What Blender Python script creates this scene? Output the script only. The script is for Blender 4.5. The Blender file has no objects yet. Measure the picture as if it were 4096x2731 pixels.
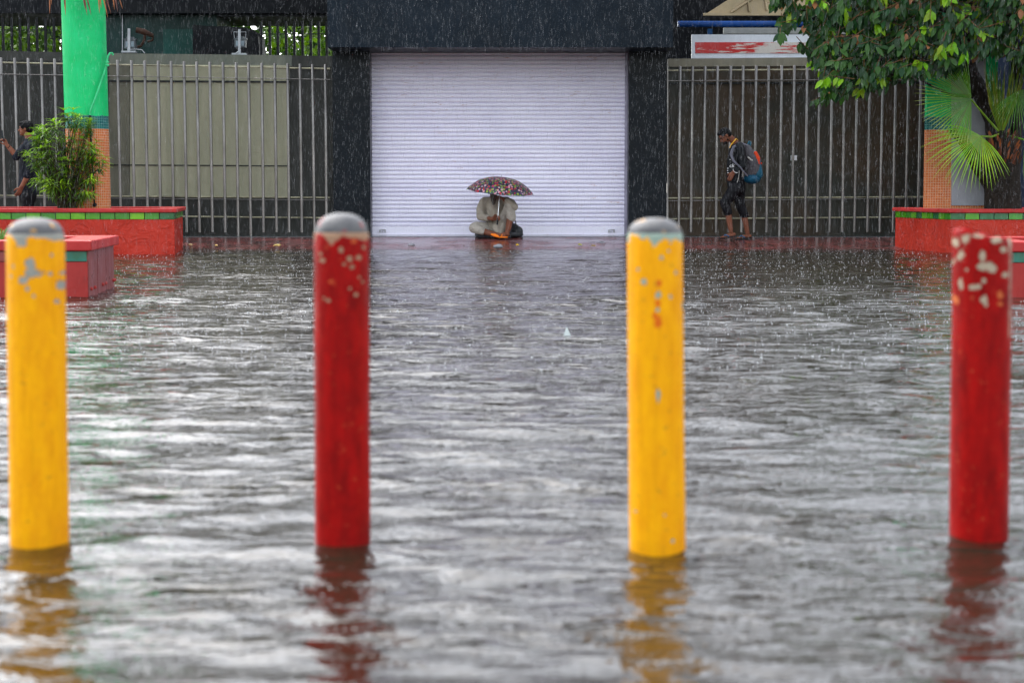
import bpy, bmesh, math, random
import numpy as np
from mathutils import Vector, Matrix, noise as mnoise
random.seed(7)
R = math.radians
scene = bpy.context.scene
C = scene.collection

# ------------------------------------------------------------------ camera
CAM_H = 0.88; LENS = 66.0; F = LENS/36*4096; PITCH = R(4.63)
cam = bpy.data.cameras.new('camera'); cam.lens = LENS; cam.sensor_width = 36
cam.clip_start = 0.05; cam.clip_end = 2000
cam.dof.use_dof = True; cam.dof.focus_distance = 27.5; cam.dof.aperture_fstop = 4.0
co = bpy.data.objects.new('camera', cam); C.objects.link(co)
co.location = (0, 0, CAM_H); co.rotation_euler = (math.pi/2 - PITCH, 0, 0)
scene.camera = co
scene.render.resolution_x = 1024; scene.render.resolution_y = 682

# ------------------------------------------------------------------ light
SUN_EL, SUN_AZ = R(50), R(322)      # azimuth measured from +Y clockwise
w = bpy.data.worlds.new('World'); scene.world = w; w.use_nodes = True
nt = w.node_tree; nt.nodes.clear()
sky = nt.nodes.new('ShaderNodeTexSky'); sky.sky_type = 'NISHITA'; sky.sun_disc = False
sky.sun_elevation = SUN_EL; sky.sun_rotation = SUN_AZ; sky.air_density = 1.0; sky.dust_density = 1.6
hs = nt.nodes.new('ShaderNodeHueSaturation'); hs.inputs['Saturation'].default_value = 0.30
bg = nt.nodes.new('ShaderNodeBackground'); bg.inputs['Strength'].default_value = 0.15
wo = nt.nodes.new('ShaderNodeOutputWorld')
nt.links.new(sky.outputs[0], hs.inputs['Color']); nt.links.new(hs.outputs[0], bg.inputs[0]); nt.links.new(bg.outputs[0], wo.inputs[0])
sl = bpy.data.lights.new('sun', 'SUN'); sl.energy = 0.7; sl.angle = R(60); sl.color = (1, 0.98, 0.95)
so = bpy.data.objects.new('sun', sl); C.objects.link(so)
sd = Vector((math.sin(SUN_AZ)*math.cos(SUN_EL), math.cos(SUN_AZ)*math.cos(SUN_EL), math.sin(SUN_EL)))
so.rotation_euler = sd.to_track_quat('Z', 'Y').to_euler()
scene.view_settings.view_transform = 'Standard'; scene.view_settings.look = 'None'
scene.view_settings.gamma = 1; scene.view_settings.use_curve_mapping = False
scene.view_settings.exposure = 2.0

# ------------------------------------------------------------------ survey of the photograph: pixel + depth -> metres
_f = Vector((0, math.cos(PITCH), -math.sin(PITCH))); _u = Vector((0, math.sin(PITCH), math.cos(PITCH)))
def ray(u, v): return _f + Vector((1, 0, 0))*((u-2048)/F) + _u*((1365.5-v)/F)
def P(u, v, Y): r = ray(u, v); return Vector((0, 0, CAM_H)) + r*(Y/r.y)
def G(u, v, z=0): r = ray(u, v); return Vector((0, 0, CAM_H)) + r*((z-CAM_H)/r.z)

# ------------------------------------------------------------------ scene tree helpers
def tag(o, label=None, cat=None, group=None, kind=None):
    if label: o['label'] = label
    if cat: o['category'] = cat
    if group: o['group'] = group
    if kind: o['kind'] = kind
    return o
def thing(name, label, cat, loc=(0, 0, 0), group=None):
    o = bpy.data.objects.new(name, None); o.empty_display_size = .1
    C.objects.link(o); o.location = loc
    return tag(o, label, cat, group)

class MB:
    """collects shapes in world metres, builds ONE mesh object"""
    def __init__(s): s.v = []; s.f = []; s.sm = []; s.col = []; s.uv = {}; s.c = (1, 1, 1)
    def add(s, vs, fs, smooth=False):
        n = len(s.v); s.v += [tuple(p) for p in vs]; s.col += [s.c]*len(vs)
        s.f += [tuple(i+n for i in f) for f in fs]; s.sm += [smooth]*len(fs)
    def box(s, a, b):
        (x0, y0, z0), (x1, y1, z1) = a, b
        x0, x1 = min(x0, x1), max(x0, x1); y0, y1 = min(y0, y1), max(y0, y1); z0, z1 = min(z0, z1), max(z0, z1)
        s.hexa([(x0, y0, z0), (x1, y0, z0), (x1, y1, z0), (x0, y1, z0)], [(x0, y0, z1), (x1, y0, z1), (x1, y1, z1), (x0, y1, z1)])
    def hexa(s, lo, hi):
        s.add(list(lo)+list(hi), [(3, 2, 1, 0), (4, 5, 6, 7), (0, 1, 5, 4), (1, 2, 6, 5), (2, 3, 7, 6), (3, 0, 4, 7)])
    def px(s, u0, v0, u1, v1, Y, th):
        """board facing the road: picture rectangle at depth Y, thickness th going back"""
        a = [P(u0, v1, Y), P(u1, v1, Y)]; b = [P(u0, v0, Y), P(u1, v0, Y)]
        d = Vector((0, th, 0))
        s.hexa([a[0], a[1], a[1]+d, a[0]+d], [b[0], b[1], b[1]+d, b[0]+d])
    def tube(s, pts, rads, n=10, caps=True):
        pts = [Vector(p) for p in pts]
        if not hasattr(rads, '__len__'): rads = [rads]*len(pts)
        vs = []; fs = []; m = len(pts)
        t0 = (pts[1]-pts[0]).normalized()
        ref = Vector((0, 0, 1)) if abs(t0.z) < .9 else Vector((1, 0, 0))
        a = t0.cross(ref).normalized()
        for i, p in enumerate(pts):
            t = (pts[min(i+1, m-1)]-pts[max(i-1, 0)]).normalized()
            a = (a - t*a.dot(t)).normalized(); b = t.cross(a)
            for k in range(n):
                th = 2*math.pi*k/n; vs.append(p + (a*math.cos(th)+b*math.sin(th))*rads[i])
        for i in range(m-1):
            for k in range(n): fs.append((i*n+k, i*n+(k+1) % n, (i+1)*n+(k+1) % n, (i+1)*n+k))
        s.add(vs, fs, True)
        if caps:
            s.add(vs[:n], [tuple(range(n))[::-1]]); s.add(vs[-n:], [tuple(range(n))])
    def lathe(s, prof, c=(0, 0, 0), n=40, wob=None, lean=(0, 0)):
        vs = []; fs = []
        for (r, z) in prof:
            for k in range(n):
                th = 2*math.pi*k/n; rr, zz = (r, z) if wob is None else wob(r, z, th)
                vs.append((c[0]+rr*math.cos(th)+lean[0]*zz, c[1]+rr*math.sin(th)+lean[1]*zz, c[2]+zz))
        for i in range(len(prof)-1):
            for k in range(n): fs.append((i*n+k, i*n+(k+1) % n, (i+1)*n+(k+1) % n, (i+1)*n+k))
        s.add(vs, fs, True)
    def ball(s, c, r, n=10, M=None):
        vs = []; fs = []; c = Vector(c); r = Vector(r) if hasattr(r, '__len__') else Vector((r, r, r))
        for i in range(n+1):
            ph = math.pi*i/n
            for k in range(2*n):
                th = math.pi*k/n
                p = Vector((r.x*math.sin(ph)*math.cos(th), r.y*math.sin(ph)*math.sin(th), r.z*math.cos(ph)))
                if M: p = M @ p
                vs.append(c+p)
        for i in range(n):
            for k in range(2*n): fs.append((i*2*n+k, (i+1)*2*n+k, (i+1)*2*n+(k+1) % (2*n), i*2*n+(k+1) % (2*n)))
        s.add(vs, fs, True)
    def build(s, name, m, parent=None, **kw):
        me = bpy.data.meshes.new(name)
        org = Vector((0, 0, 0))
        if parent is not None:
            p = parent
            while p is not None: org += p.location; p = p.parent
        me.from_pydata([(a-org.x, b-org.y, c-org.z) for a, b, c in s.v], [], s.f)
        me.polygons.foreach_set('use_smooth', s.sm)
        ca = me.color_attributes.new('Col', 'FLOAT_COLOR', 'POINT')
        ca.data.foreach_set('color', np.array([(*c, 1) for c in s.col], dtype=np.float32).ravel())
        me.materials.append(m); me.update()
        o = bpy.data.objects.new(name, me); C.objects.link(o)
        if parent is not None: o.parent = parent
        if kw: tag(o, **kw)
        return o

# ------------------------------------------------------------------ materials
class NT:
    def __init__(s, name):
        s.m = bpy.data.materials.new(name); s.m.use_nodes = True; s.t = s.m.node_tree
        s.b = s.t.nodes['Principled BSDF']; s.tc = s.t.nodes.new('ShaderNodeTexCoord'); s.geo = s.t.nodes.new('ShaderNodeNewGeometry')
        s.pos = s.geo.outputs['Position']
    def n(s, kind, **kw):
        nd = s.t.nodes.new('ShaderNode'+kind)
        for k, v in kw.items(): setattr(nd, k, v)
        return nd
    def set(s, sock, val):
        if isinstance(val, bpy.types.NodeSocket): s.t.links.new(val, sock)
        elif val is not None:
            if hasattr(val, '__len__') and len(val) == 3 and sock.type == 'RGBA': val = (*val, 1)
            sock.default_value = val
    def math(s, op, a, b=None, c=None, clamp=False):
        nd = s.n('Math', operation=op); nd.use_clamp = clamp
        s.set(nd.inputs[0], a); s.set(nd.inputs[1], b)
        if c is not None: s.set(nd.inputs[2], c)
        return nd.outputs[0]
    def vmath(s, op, a, b=None):
        nd = s.n('VectorMath', operation=op); s.set(nd.inputs[0], a)
        if b is not None: s.set(nd.inputs[1], b)
        return nd.outputs['Value'] if op == 'LENGTH' else nd.outputs[0]
    def noise(s, scale, vec=None, detail=4, rough=.55, dist=0, stretch=None):
        v = s.pos if vec is None else vec
        if stretch: v = s.vmath('MULTIPLY', v, stretch)
        nd = s.n('TexNoise'); s.set(nd.inputs['Vector'], v); nd.inputs['Scale'].default_value = scale
        nd.inputs['Detail'].default_value = detail; nd.inputs['Roughness'].default_value = rough; nd.inputs['Distortion'].default_value = dist
        return nd.outputs[0]
    def ramp(s, f, lo, hi, a=0., b=1.):
        nd = s.n('MapRange'); nd.clamp = True; s.set(nd.inputs[0], f)
        for i, x in zip((1, 2, 3, 4), (lo, hi, a, b)): nd.inputs[i].default_value = x
        return nd.outputs[0]
    def mix(s, f, a, b, mode='MIX'):
        nd = s.n('Mix', data_type='RGBA', blend_type=mode); s.set(nd.inputs['Factor'], f); s.set(nd.inputs[6], a); s.set(nd.inputs[7], b)
        return nd.outputs[2]
    def bump(s, h, dist=.01, strength=1, prev=None):
        nd = s.n('Bump'); s.set(nd.inputs['Height'], h); nd.inputs['Distance'].default_value = dist; nd.inputs['Strength'].default_value = strength
        if prev: s.t.links.new(prev, nd.inputs['Normal'])
        return nd.outputs[0]
    def out(s, base=None, rough=None, normal=None, metal=None, spec=None, **kw):
        b = s.b.inputs
        s.set(b['Base Color'], base); s.set(b['Roughness'], rough); s.set(b['Metallic'], metal); s.set(b['Specular IOR Level'], spec)
        if normal is not None: s.set(b['Normal'], normal)
        for k, v in kw.items(): s.set(b[k.replace('_', ' ')], v)
        return s.m

def simple(name, c, rough=.6, var=.25, scale=8, bump=0, bscale=60, metal=0, spec=.14, stretch=None):
    t = NT(name); f = t.ramp(t.noise(scale, stretch=stretch, detail=6), .3, .7)
    col = t.mix(f, tuple(x*(1-var) for x in c), tuple(min(1, x*(1+var*.6)) for x in c))
    nr = t.bump(t.noise(bscale, detail=5), bump) if bump else None
    return t.out(col, t.ramp(t.noise(scale*3), .3, .7, rough*.8, min(1, rough*1.2)), nr, metal, spec)

def m_leaf(name, rough=.35, trans=.25):
    t = NT(name); a = t.n('Attribute', attribute_name='Col')
    f = t.noise(25, detail=3)
    col = t.mix(t.ramp(f, .35, .65, 0, .35), a.outputs['Color'], t.mix(1, a.outputs['Color'], (.45, .5, .3), 'MULTIPLY'))
    t.out(col, rough, None, 0, .22)
    tr = t.n('BsdfTranslucent'); t.set(tr.inputs[0], t.mix(1, col, (1.2, 1.4, .5), 'MULTIPLY'))
    mx = t.n('MixShader'); mx.inputs[0].default_value = trans
    t.t.links.new(t.b.outputs[0], mx.inputs[1]); t.t.links.new(tr.outputs[0], mx.inputs[2])
    t.t.links.new(mx.outputs[0], t.t.nodes['Material Output'].inputs[0]); return t.m
M_LEAF = m_leaf('leaf_green'); M_PALM = m_leaf('palm_green', .4, .35)

def m_vcol(name, rough=.7, bump=.002, bscale=120):
    t = NT(name); a = t.n('Attribute', attribute_name='Col')
    f = t.ramp(t.noise(14, detail=6), .3, .7)
    return t.out(t.mix(f, t.mix(1, a.outputs['Color'], (.7, .7, .7), 'MULTIPLY'), a.outputs['Color']), rough, t.bump(t.noise(bscale), bump))

# water
def m_water():
    t = NT('flood_water')
    murk = t.mix(t.ramp(t.noise(.35, detail=5), .3, .7), (.013, .010, .006), (.022, .017, .010))
    ruff = t.ramp(t.noise(1.3, detail=3, stretch=(.45, 1.3, 1)), .36, .64, .35, 1.7)
    n1 = t.bump(t.math('MULTIPLY', t.math('SUBTRACT', t.noise(7.5, detail=3, rough=.5, stretch=(.5, 1.25, 1), dist=.5), .5), ruff), .026)
    n2 = t.bump(t.noise(55, detail=2, rough=.5, stretch=(.6, 1.2, 1)), .0030, 1, n1)
    # drop rings
    vo = t.n('TexVoronoi'); t.set(vo.inputs['Vector'], t.vmath('ADD', t.pos, (3.1, 1.7, 0))); vo.inputs['Scale'].default_value = 9
    ring = t.math('MULTIPLY', t.math('SINE', t.math('MULTIPLY', vo.outputs['Distance'], 38.)), t.ramp(vo.outputs['Distance'], 0, .45, 1, 0))
    n3 = t.bump(ring, .0010, 1, n2)
    return t.out(murk, .03, n3, 0, .5, IOR=1.38)
M_WATER = m_water()

def m_pave():
    t = NT('wet_red_pavers')
    br = t.n('TexBrick'); t.set(br.inputs['Vector'], t.vmath('MULTIPLY', t.pos, (1, 1, 1))); br.inputs['Scale'].default_value = 1
    br.inputs['Brick Width'].default_value = .34; br.inputs['Row Height'].default_value = .17; br.inputs['Mortar Size'].default_value = .008
    t.set(br.inputs['Color1'], (.20, .045, .04)); t.set(br.inputs['Color2'], (.13, .04, .038)); t.set(br.inputs['Mortar'], (.02, .015, .015))
    col = t.mix(t.ramp(t.noise(3, detail=6), .45, .7), br.outputs['Color'], (.05, .03, .028))
    pud = t.ramp(t.noise(1.6, detail=3), .4, .6, .03, .28)
    nr = t.bump(t.noise(30, detail=3), .003, 1, t.bump(br.outputs['Fac'], -.003))
    return t.out(col, pud, nr, 0, .5)
M_PAVE = m_pave()
M_SLAB = simple('wet_grey_slab', (.055, .065, .065), .12, .4, 4, .003, 30)
M_BED = simple('asphalt', (.05, .048, .045), .8, .3, 3, .004, 80)

def m_granite(name, a, b, rough=.22):
    t = NT(name)
    sp = t.ramp(t.noise(70, detail=2), .52, .66)
    big = t.ramp(t.noise(1.3, detail=6), .35, .65)
    col = t.mix(sp, t.mix(big, a, tuple(x*.65 for x in a)), b)
    streak = t.ramp(t.noise(3, detail=5, stretch=(6, 6, .4)), .4, .7, 0, .35)
    col = t.mix(streak, col, tuple(x*.5 for x in a))
    return t.out(col, t.ramp(t.noise(5), .3, .7, rough, rough*1.8), t.bump(t.noise(45), .0006), 0, .10)
M_GRAN_D = m_granite('dark_granite', (.003, .006, .010), (.010, .016, .022))
M_GRAN_L = m_granite('skylit_granite', (.006, .012, .020), (.018, .030, .042), .3)  # same stone as the pillars, colour lightened for more skylight on the lintel

def m_shutter():
    t = NT('painted_shutter')
    z = t.n('SeparateXYZ'); t.set(z.inputs[0], t.pos)
    base = t.mix(t.ramp(t.noise(1.2, detail=6, stretch=(1, 1, 3)), .35, .7), (.84, .82, .93), (.77, .75, .88))
    dirt = t.ramp(t.noise(4, detail=8, rough=.7, stretch=(6, 1, .5)), .55, .75, 0, .10)
    base = t.mix(dirt, base, (.36, .31, .32))
    rust = t.math('MULTIPLY', t.ramp(t.noise(2.2, detail=7, rough=.75, stretch=(2.2, 1, 14)), .60, .66), t.ramp(t.noise(1.1, detail=2), .45, .6))
    base = t.mix(t.math('MULTIPLY', rust, .7), base, (.42, .20, .10))
    return t.out(base, .38, None, .0, .5)
M_SHUT = m_shutter()

def m_wall(name, base, streak, brown=None, rough=.35, vert=1.0):
    t = NT(name)
    col = t.mix(t.ramp(t.noise(2.2, detail=8, rough=.65, stretch=(3, 1, .5)), .3, .72), base, streak)
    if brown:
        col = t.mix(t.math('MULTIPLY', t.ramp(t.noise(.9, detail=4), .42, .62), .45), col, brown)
    col = t.mix(t.ramp(t.noise(9, detail=8, rough=.7), .5, .75, 0, .35), col, tuple(x*.6 for x in base))
    return t.out(col, t.ramp(t.noise(3, detail=5), .3, .7, rough*.7, rough*1.5), t.bump(t.noise(12, detail=6), .0015), 0, .12)
M_WDARK = m_wall('dark_sheet_wall', (.042, .043, .038), (.026, .028, .026))
M_WBROWN = m_wall('dark_wall_brown_reflection', (.050, .050, .041), (.030, .032, .027), (.080, .042, .018))  # brown patches are reflections painted into the wall colour
M_WPALE = m_wall('pale_olive_panel', (.32, .31, .215), (.25, .25, .175), None, .45)
M_WGREY = m_wall('grey_olive_coping', (.15, .155, .12), (.09, .10, .085), None, .5)
M_WBEIGE = m_wall('beige_coping', (.24, .22, .165), (.16, .15, .115), None, .5)
M_WSHADOW = m_wall('shadow_band', (.018, .02, .02), (.01, .012, .012))  # dark strips in this colour stand in for shadow bands on the walls
M_STEEL = simple('stainless_tube', (.20, .19, .18), .4, .35, 5, .0004, 40, metal=.85, stretch=(1, 1, .4))
M_RAIL = simple('beige_rail', (.33, .31, .21), .5, .6, 5, .001, 50)
M_BLACK = simple('black_iron', (.008, .009, .010), .5, .3)
M_TEALD = simple('dark_teal_cladding', (.004, .028, .025), .35, .4, 1.5)
M_TEAL2 = simple('teal_cladding', (.008, .055, .045), .4, .3, 1.5)
M_DARK = simple('dark_painted_steel', (.003, .004, .006), .6, .4, 2, spec=.15)
M_NAVY = simple('navy_wall', (.008, .018, .042), .5, .4, 2)

def m_red(name, c=(.47, .030, .017), relief=.03):
    t = NT(name)
    n = t.noise(2.6, detail=5, rough=.55, dist=1.6)
    ridges = t.ramp(t.math('ABSOLUTE', t.math('SUBTRACT', n, .5)), 0, .05, 1, 0)
    col = t.mix(t.ramp(t.noise(1.7, detail=8, rough=.65), .3, .7), tuple(x*.72 for x in c), (c[0]*1.1, c[1]*1.4, c[2]*1.4))
    col = t.mix(t.ramp(t.noise(7, detail=8, rough=.75), .58, .75, 0, .5), col, (.12, .03, .028))
    col = t.mix(t.ramp(t.noise(4, detail=6, stretch=(5, 5, .5)), .55, .8, 0, .35), col, (.35, .09, .075))
    nr = t.bump(n, relief*1.2, 1); nr = t.bump(ridges, relief*.12, 1, nr); nr = t.bump(t.noise(18, detail=6), relief*.15, 1, nr)
    return t.out(col, t.ramp(t.noise(5, detail=3), .3, .7, .25, .55), nr, 0, .12)
M_RED = m_red('red_stone_paint'); M_REDCAP = m_red('red_coping_paint', (.45, .032, .030), .006)
M_REDBOX = m_red('dark_red_board', (.36, .032, .028), .004)
M_REDSIDE = m_red('faded_maroon_board', (.24, .06, .06), .004)
M_SOIL = simple('soil', (.03, .022, .015), .9, .4, 12, .01, 40)

def m_green_tiles():
    t = NT('green_glazed_tiles'); a = t.n('Attribute', attribute_name='Col')
    col = t.mix(t.ramp(t.noise(9, detail=6, dist=1), .35, .65), a.outputs['Color'], t.mix(1, a.outputs['Color'], (.55, .75, .5), 'MULTIPLY'))
    return t.out(col, .2)
M_GTILE = m_green_tiles()

def m_column(name):
    """green paint, teal mosaic band, orange mosaic base (heights are real paint/tile boundaries)"""
    t = NT(name); u = t.n('UVMap'); 
    sx = t.n('SeparateXYZ'); t.set(sx.inputs[0], u.outputs[0]); x, z = sx.outputs[0], sx.outputs[1]
    def grid(c):
        m = t.math('FRACT', t.math('MULTIPLY', c, 1/.036)); return t.math('GREATER_THAN', t.math('ABSOLUTE', t.math('SUBTRACT', m, .5)), .425)
    g = t.math('MAXIMUM', grid(x), grid(z))
    tid = t.n('TexWhiteNoise'); tid.noise_dimensions = '2D'
    cell = t.vmath('FLOOR', t.vmath('MULTIPLY', u.outputs[0], (1/.036, 1/.036, 1))); t.set(tid.inputs[0], cell)
    var = tid.outputs[0]
    orange = t.mix(var, (.50, .115, .022), (.62, .17, .04)); orange = t.mix(g, orange, (.62, .42, .28))
    teal = t.mix(var, (.004, .08, .085), (.012, .14, .12)); teal = t.mix(g, teal, (.12, .30, .28))
    green = t.mix(t.ramp(t.noise(2.5, detail=8, rough=.7), .35, .7), (.006, .46, .125), (.02, .56, .19))
    green = t.mix(t.ramp(t.noise(6, detail=8, rough=.75, stretch=(1, 1, 1.6)), .6, .66, 0, .45), green, (.12, .62, .30))
    wob = t.math('ADD', z, t.ramp(t.noise(14, detail=3), .3, .7, -.012, .012))
    col = t.mix(t.math('GREATER_THAN', z, m_column.z1), orange, teal); iz = t.math('GREATER_THAN', wob, m_column.z2)
    col = t.mix(iz, col, green)
    wet = t.ramp(t.noise(2, detail=5, stretch=(3, 3, .3)), .5, .75, 0, .3)
    col = t.mix(wet, col, t.mix(1, col, (.55, .6, .6), 'MULTIPLY'))
    return t.out(col, t.math('ADD', t.math('MULTIPLY', iz, .25), .22), t.bump(t.math('MULTIPLY', t.math('SUBTRACT', 1., iz), g), -.002), 0, .12)

M_SKIN = simple('brown_skin', (.17, .062, .035), .5, .2, 12, .0006, 150)
M_SKIN2 = simple('tan_brown_skin', (.22, .082, .045), .5, .2, 12, .0006, 150)
M_HAIR = simple('black_hair', (.006, .006, .007), .6, .3, 40, .004, 180, spec=.12)
def cloth(name, c, var=.25, fold=.012, rough=.85):
    t = NT(name)
    col = t.mix(t.ramp(t.noise(7, detail=5), .3, .7), tuple(x*(1-var) for x in c), tuple(x*(1+var) for x in c))
    nr = t.bump(t.noise(9, detail=4, dist=1.5), fold, 1, t.bump(t.noise(300), .0004))
    return t.out(col, rough, nr, 0, .12)
M_KURTA = cloth('pale_beige_cotton', (.30, .265, .215), .16, .04)
M_BLKCL = cloth('wet_black_cloth', (.008, .009, .011), .3, .012, .5)
M_BLKTR = cloth('wet_black_trousers', (.006, .006, .008), .3, .015, .55)

# =================================================================== SETTING
mb = MB(); mb.add([(-300, -100, -.22), (300, -100, -.22), (300, 600, -.22), (-300, 600, -.22)], [(0, 1, 2, 3)])
mb.build('ground', M_BED, kind='structure')

YE = 27.9; YW = 30.45           # water edge, wall face
def water():
    rng = np.random.default_rng(3)
    K = []
    for i in range(64):
        lam = .09*(9 ** rng.random()); k = 2*np.pi/lam
        ang = rng.normal(0, .38) + np.pi/2
        slope = .018 if lam < .6 else .010
        K.append((k*np.cos(ang), k*np.sin(ang), rng.random()*6.28, slope/k, lam))
    def h(X, Yv, cell):
        z = np.zeros_like(X)
        for kx, ky, ph, a, lam in K:
            if lam > 3.2*cell: z += a*np.sin(kx*X+ky*Yv+ph)
        return z*np.clip((YE-Yv)/3, .12, 1)
    V = []; Fc = []; n0 = 0
    for (x0, x1, y0, y1, c) in ((-2.6, 2.6, 2.6, 7.4, .014), (-5.2, 5.2, 7.4, 15, .035), (-10.5, 10.5, 15, YE, .07)):
        nx = int((x1-x0)/c); ny = int((y1-y0)/c)
        X, Yv = np.meshgrid(np.linspace(x0, x1, nx+1), np.linspace(y0, y1, ny+1))
        Z = h(X, Yv, c)
        V.append(np.stack([X, Yv, Z], -1).reshape(-1, 3))
        i = np.arange(nx)[None, :] + np.arange(ny)[:, None]*(nx+1) + n0
        Fc.append(np.stack([i, i+1, i+nx+2, i+nx+1], -1).reshape(-1, 4)); n0 += (nx+1)*(ny+1)
    for (x0, x1, y0, y1) in ((-80, 80, -60, 2.6), (-80, -2.6, 2.6, 7.4), (2.6, 80, 2.6, 7.4), (-80, -5.2, 7.4, 15), (5.2, 80, 7.4, 15), (-80, -10.5, 15, YE), (10.5, 80, 15, YE)):
        V.append(np.array([(x0, y0, 0), (x1, y0, 0), (x1, y1, 0), (x0, y1, 0)], float)); Fc.append(np.array([[n0, n0+1, n0+2, n0+3]])); n0 += 4
    V = np.concatenate(V); Fc = np.concatenate(Fc)
    me = bpy.data.meshes.new('water'); me.vertices.add(len(V)); me.vertices.foreach_set('co', V.ravel())
    me.loops.add(Fc.size); me.loops.foreach_set('vertex_index', Fc.ravel())
    me.polygons.add(len(Fc)); me.polygons.foreach_set('loop_start', np.arange(len(Fc))*4); me.polygons.foreach_set('loop_total', np.full(len(Fc), 4))
    me.polygons.foreach_set('use_smooth', np.ones(len(Fc), bool)); me.update(); me.validate(); me.materials.append(M_WATER)
    o = bpy.data.objects.new('water', me); C.objects.link(o); tag(o, kind='structure')
water()

# pavement rising gently out of the flood, with a grey threshold slab along the wall
mb = MB(); L = []
for y, z in ((YE-.6, -.04), (YE+.12, .018), (28.6, .058), (29.72, .128)): L.append((y, z))
for (y0, z0), (y1, z1) in zip(L, L[1:]): mb.add([(-40, y0, z0), (40, y0, z0), (40, y1, z1), (-40, y1, z1)], [(0, 1, 2, 3)])
mb.build('pavement', M_PAVE, kind='structure')
mb = MB(); mb.add([(-40, 29.72, .128), (40, 29.72, .128), (40, 29.725, .134), (-40, 29.725, .134), (-40, 31.2, .150), (40, 31.2, .150)], [(0, 1, 2, 3), (3, 2, 5, 4)])
mb.build('threshold', M_SLAB, kind='structure')
mb = MB(); mb.add([(-60, 31.2, .149), (60, 31.2, .149), (60, 75, .149), (-60, 75, .149)], [(0, 1, 2, 3)])
mb.build('yard', M_BED, kind='structure')

# =================================================================== GATEWAY
def X(u, Y, v=600): return P(u, v, Y).x
def Z(v, Y): return P(2048, v, Y).z
gw = thing('gateway', 'dark granite gateway with deep lintel around a closed white roller shutter', 'gateway', (0, 30.4, .14))
YP = 30.2
def granite_pillar(u0, u1):
    mb = MB(); zs = [.14] + [Z(v, YP) for v in (795, 640, 478, 319)] + [Z(160, YP)]
    for a, b in zip(zs, zs[1:]):
        mb.box((X(u0, YP), YP, a+.003), (X(u1, YP), YP+1.1, b-.003))
    mb.box((X(u0, YP)+.006, YP+.006, .14), (X(u1, YP)-.006, YP+1.09, zs[-1]-.01))
    return mb.build('pillar', M_GRAN_D, gw)
granite_pillar(1332, 1481); granite_pillar(2514, 2668)
YL = 29.3
mb = MB(); zl = Z(190, YL)
xs = [X(u, YL, 100) for u in (1309, 2001, 2693)]
for a, b in zip(xs, xs[1:]): mb.box((a+.0015, YL, zl), (b-.0015, 31.4, 7.4))
mb.box((xs[0]+.01, YL+.01, zl+.01), (xs[2]-.01, 31.39, 7.39))
mb.build('lintel', M_GRAN_L, gw)
# roller shutter
YS = 30.6
sx0, sx1 = X(1478, YS), X(2516, YS); zb, zt = Z(905, YS), zl+.04
sh = MB(); ns = 41; pitch = (zt-zb)/ns; prof = []
for i in range(ns):
    z0 = zb+i*pitch
    for t_, d in ((0, .0), (.07, -.012), (.2, -.021), (.42, -.027), (.66, -.023), (.82, -.010), (.9, .002), (.955, .012)):
        prof.append((YS+d, z0+t_*pitch))
prof.append((YS, zt))
vs = [(sx0, y, z) for y, z in prof]+[(sx1, y, z) for y, z in prof]; n = len(prof)
sh.add(vs, [(i, n+i, n+i+1, i+1) for i in range(n-1)], False)
shutter = sh.build('shutter', M_SHUT, gw)
mb = MB(); mb.box((sx0, YS-.035, Z(939, YS)), (sx1, YS+.01, zb-.006)); mb.box((sx0, YS-.05, Z(939, YS)), (sx1, YS-.035, Z(939, YS)+.012))
mb.build('bottom_rail', M_SHUT, shutter)
M_GAP = simple('black_gap', (.004, .004, .004), .9, .1)
mb = MB(); mb.box((sx0, YS-.01, .12), (sx1, YS+.08, Z(939, YS)-.002)); mb.build('gap_strip', M_GAP, shutter)  # black strip filling the gap below the bottom rail
M_GUIDE = simple('lilac_grey_guide', (.36, .34, .44), .4, .3, 5)
for u0, u1 in ((1481, 1484.5), (2499, 2513.5)):
    mb = MB(); mb.box((X(u0, YS-.09), YS-.1, .15), (X(u1, YS-.09), YS+.02, zl+.03)); mb.build('guide_rail', M_GUIDE, shutter)
M_ZINC = simple('zinc', (.35, .35, .38), .45, .3, 20, metal=.6)
for u in (1529, 2445):
    mb = MB(); Yk = YS-.075
    mb.px(u-12, 919, u-7, 930, Yk, .04); mb.px(u+9, 917, u+14, 930, Yk, .04); mb.px(u-7, 917, u+9, 920.5, Yk+.006, .02); mb.px(u-3, 926, u+1, 929, Yk+.004, .03)
    mb.build('latch', M_ZINC, shutter)

# =================================================================== BOUNDARY WALLS AND FENCES
wl = thing('boundary_wall', 'dark sheet wall with a pale olive panel behind the steel bars left of the gateway', 'wall', (-6, YW, .14))
def sheet(pts, th, Y):   # pts: 4 pixel corners bl, br, tr, tl
    q = [P(u, v, Y) for u, v in pts]; d = Vector((0, th, 0)); mb = MB()
    mb.hexa([q[0], q[1], q[1]+d, q[0]+d], [q[3], q[2], q[2]+d, q[3]+d]); return mb
sheet([(-900, 935), (1333, 944), (1333, 228), (-900, 190)], .16, YW).build('sheet', M_WDARK, wl)
sheet([(-900, 236), (436, 246), (436, 214), (-900, 183)], .2, YW-.015).build('coping', M_WDARK, wl)
sheet([(437, 262), (1168, 266), (1168, 222), (437, 214)], .2, YW-.02).build('coping', M_WGREY, wl)
sheet([(1169, 266), (1331, 268), (1331, 225), (1169, 223)], .2, YW-.015).build('coping', M_WDARK, wl)
sheet([(520, 783), (1158, 787), (1158, 262), (520, 258)], .03, YW-.028).build('pale_panel', M_WPALE, wl)
sheet([(437, 783), (518, 783), (518, 258), (437, 258)], .02, YW-.022).build('grey_panel', m_wall('grey_panel', (.15, .145, .105), (.09, .09, .07)), wl)
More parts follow.
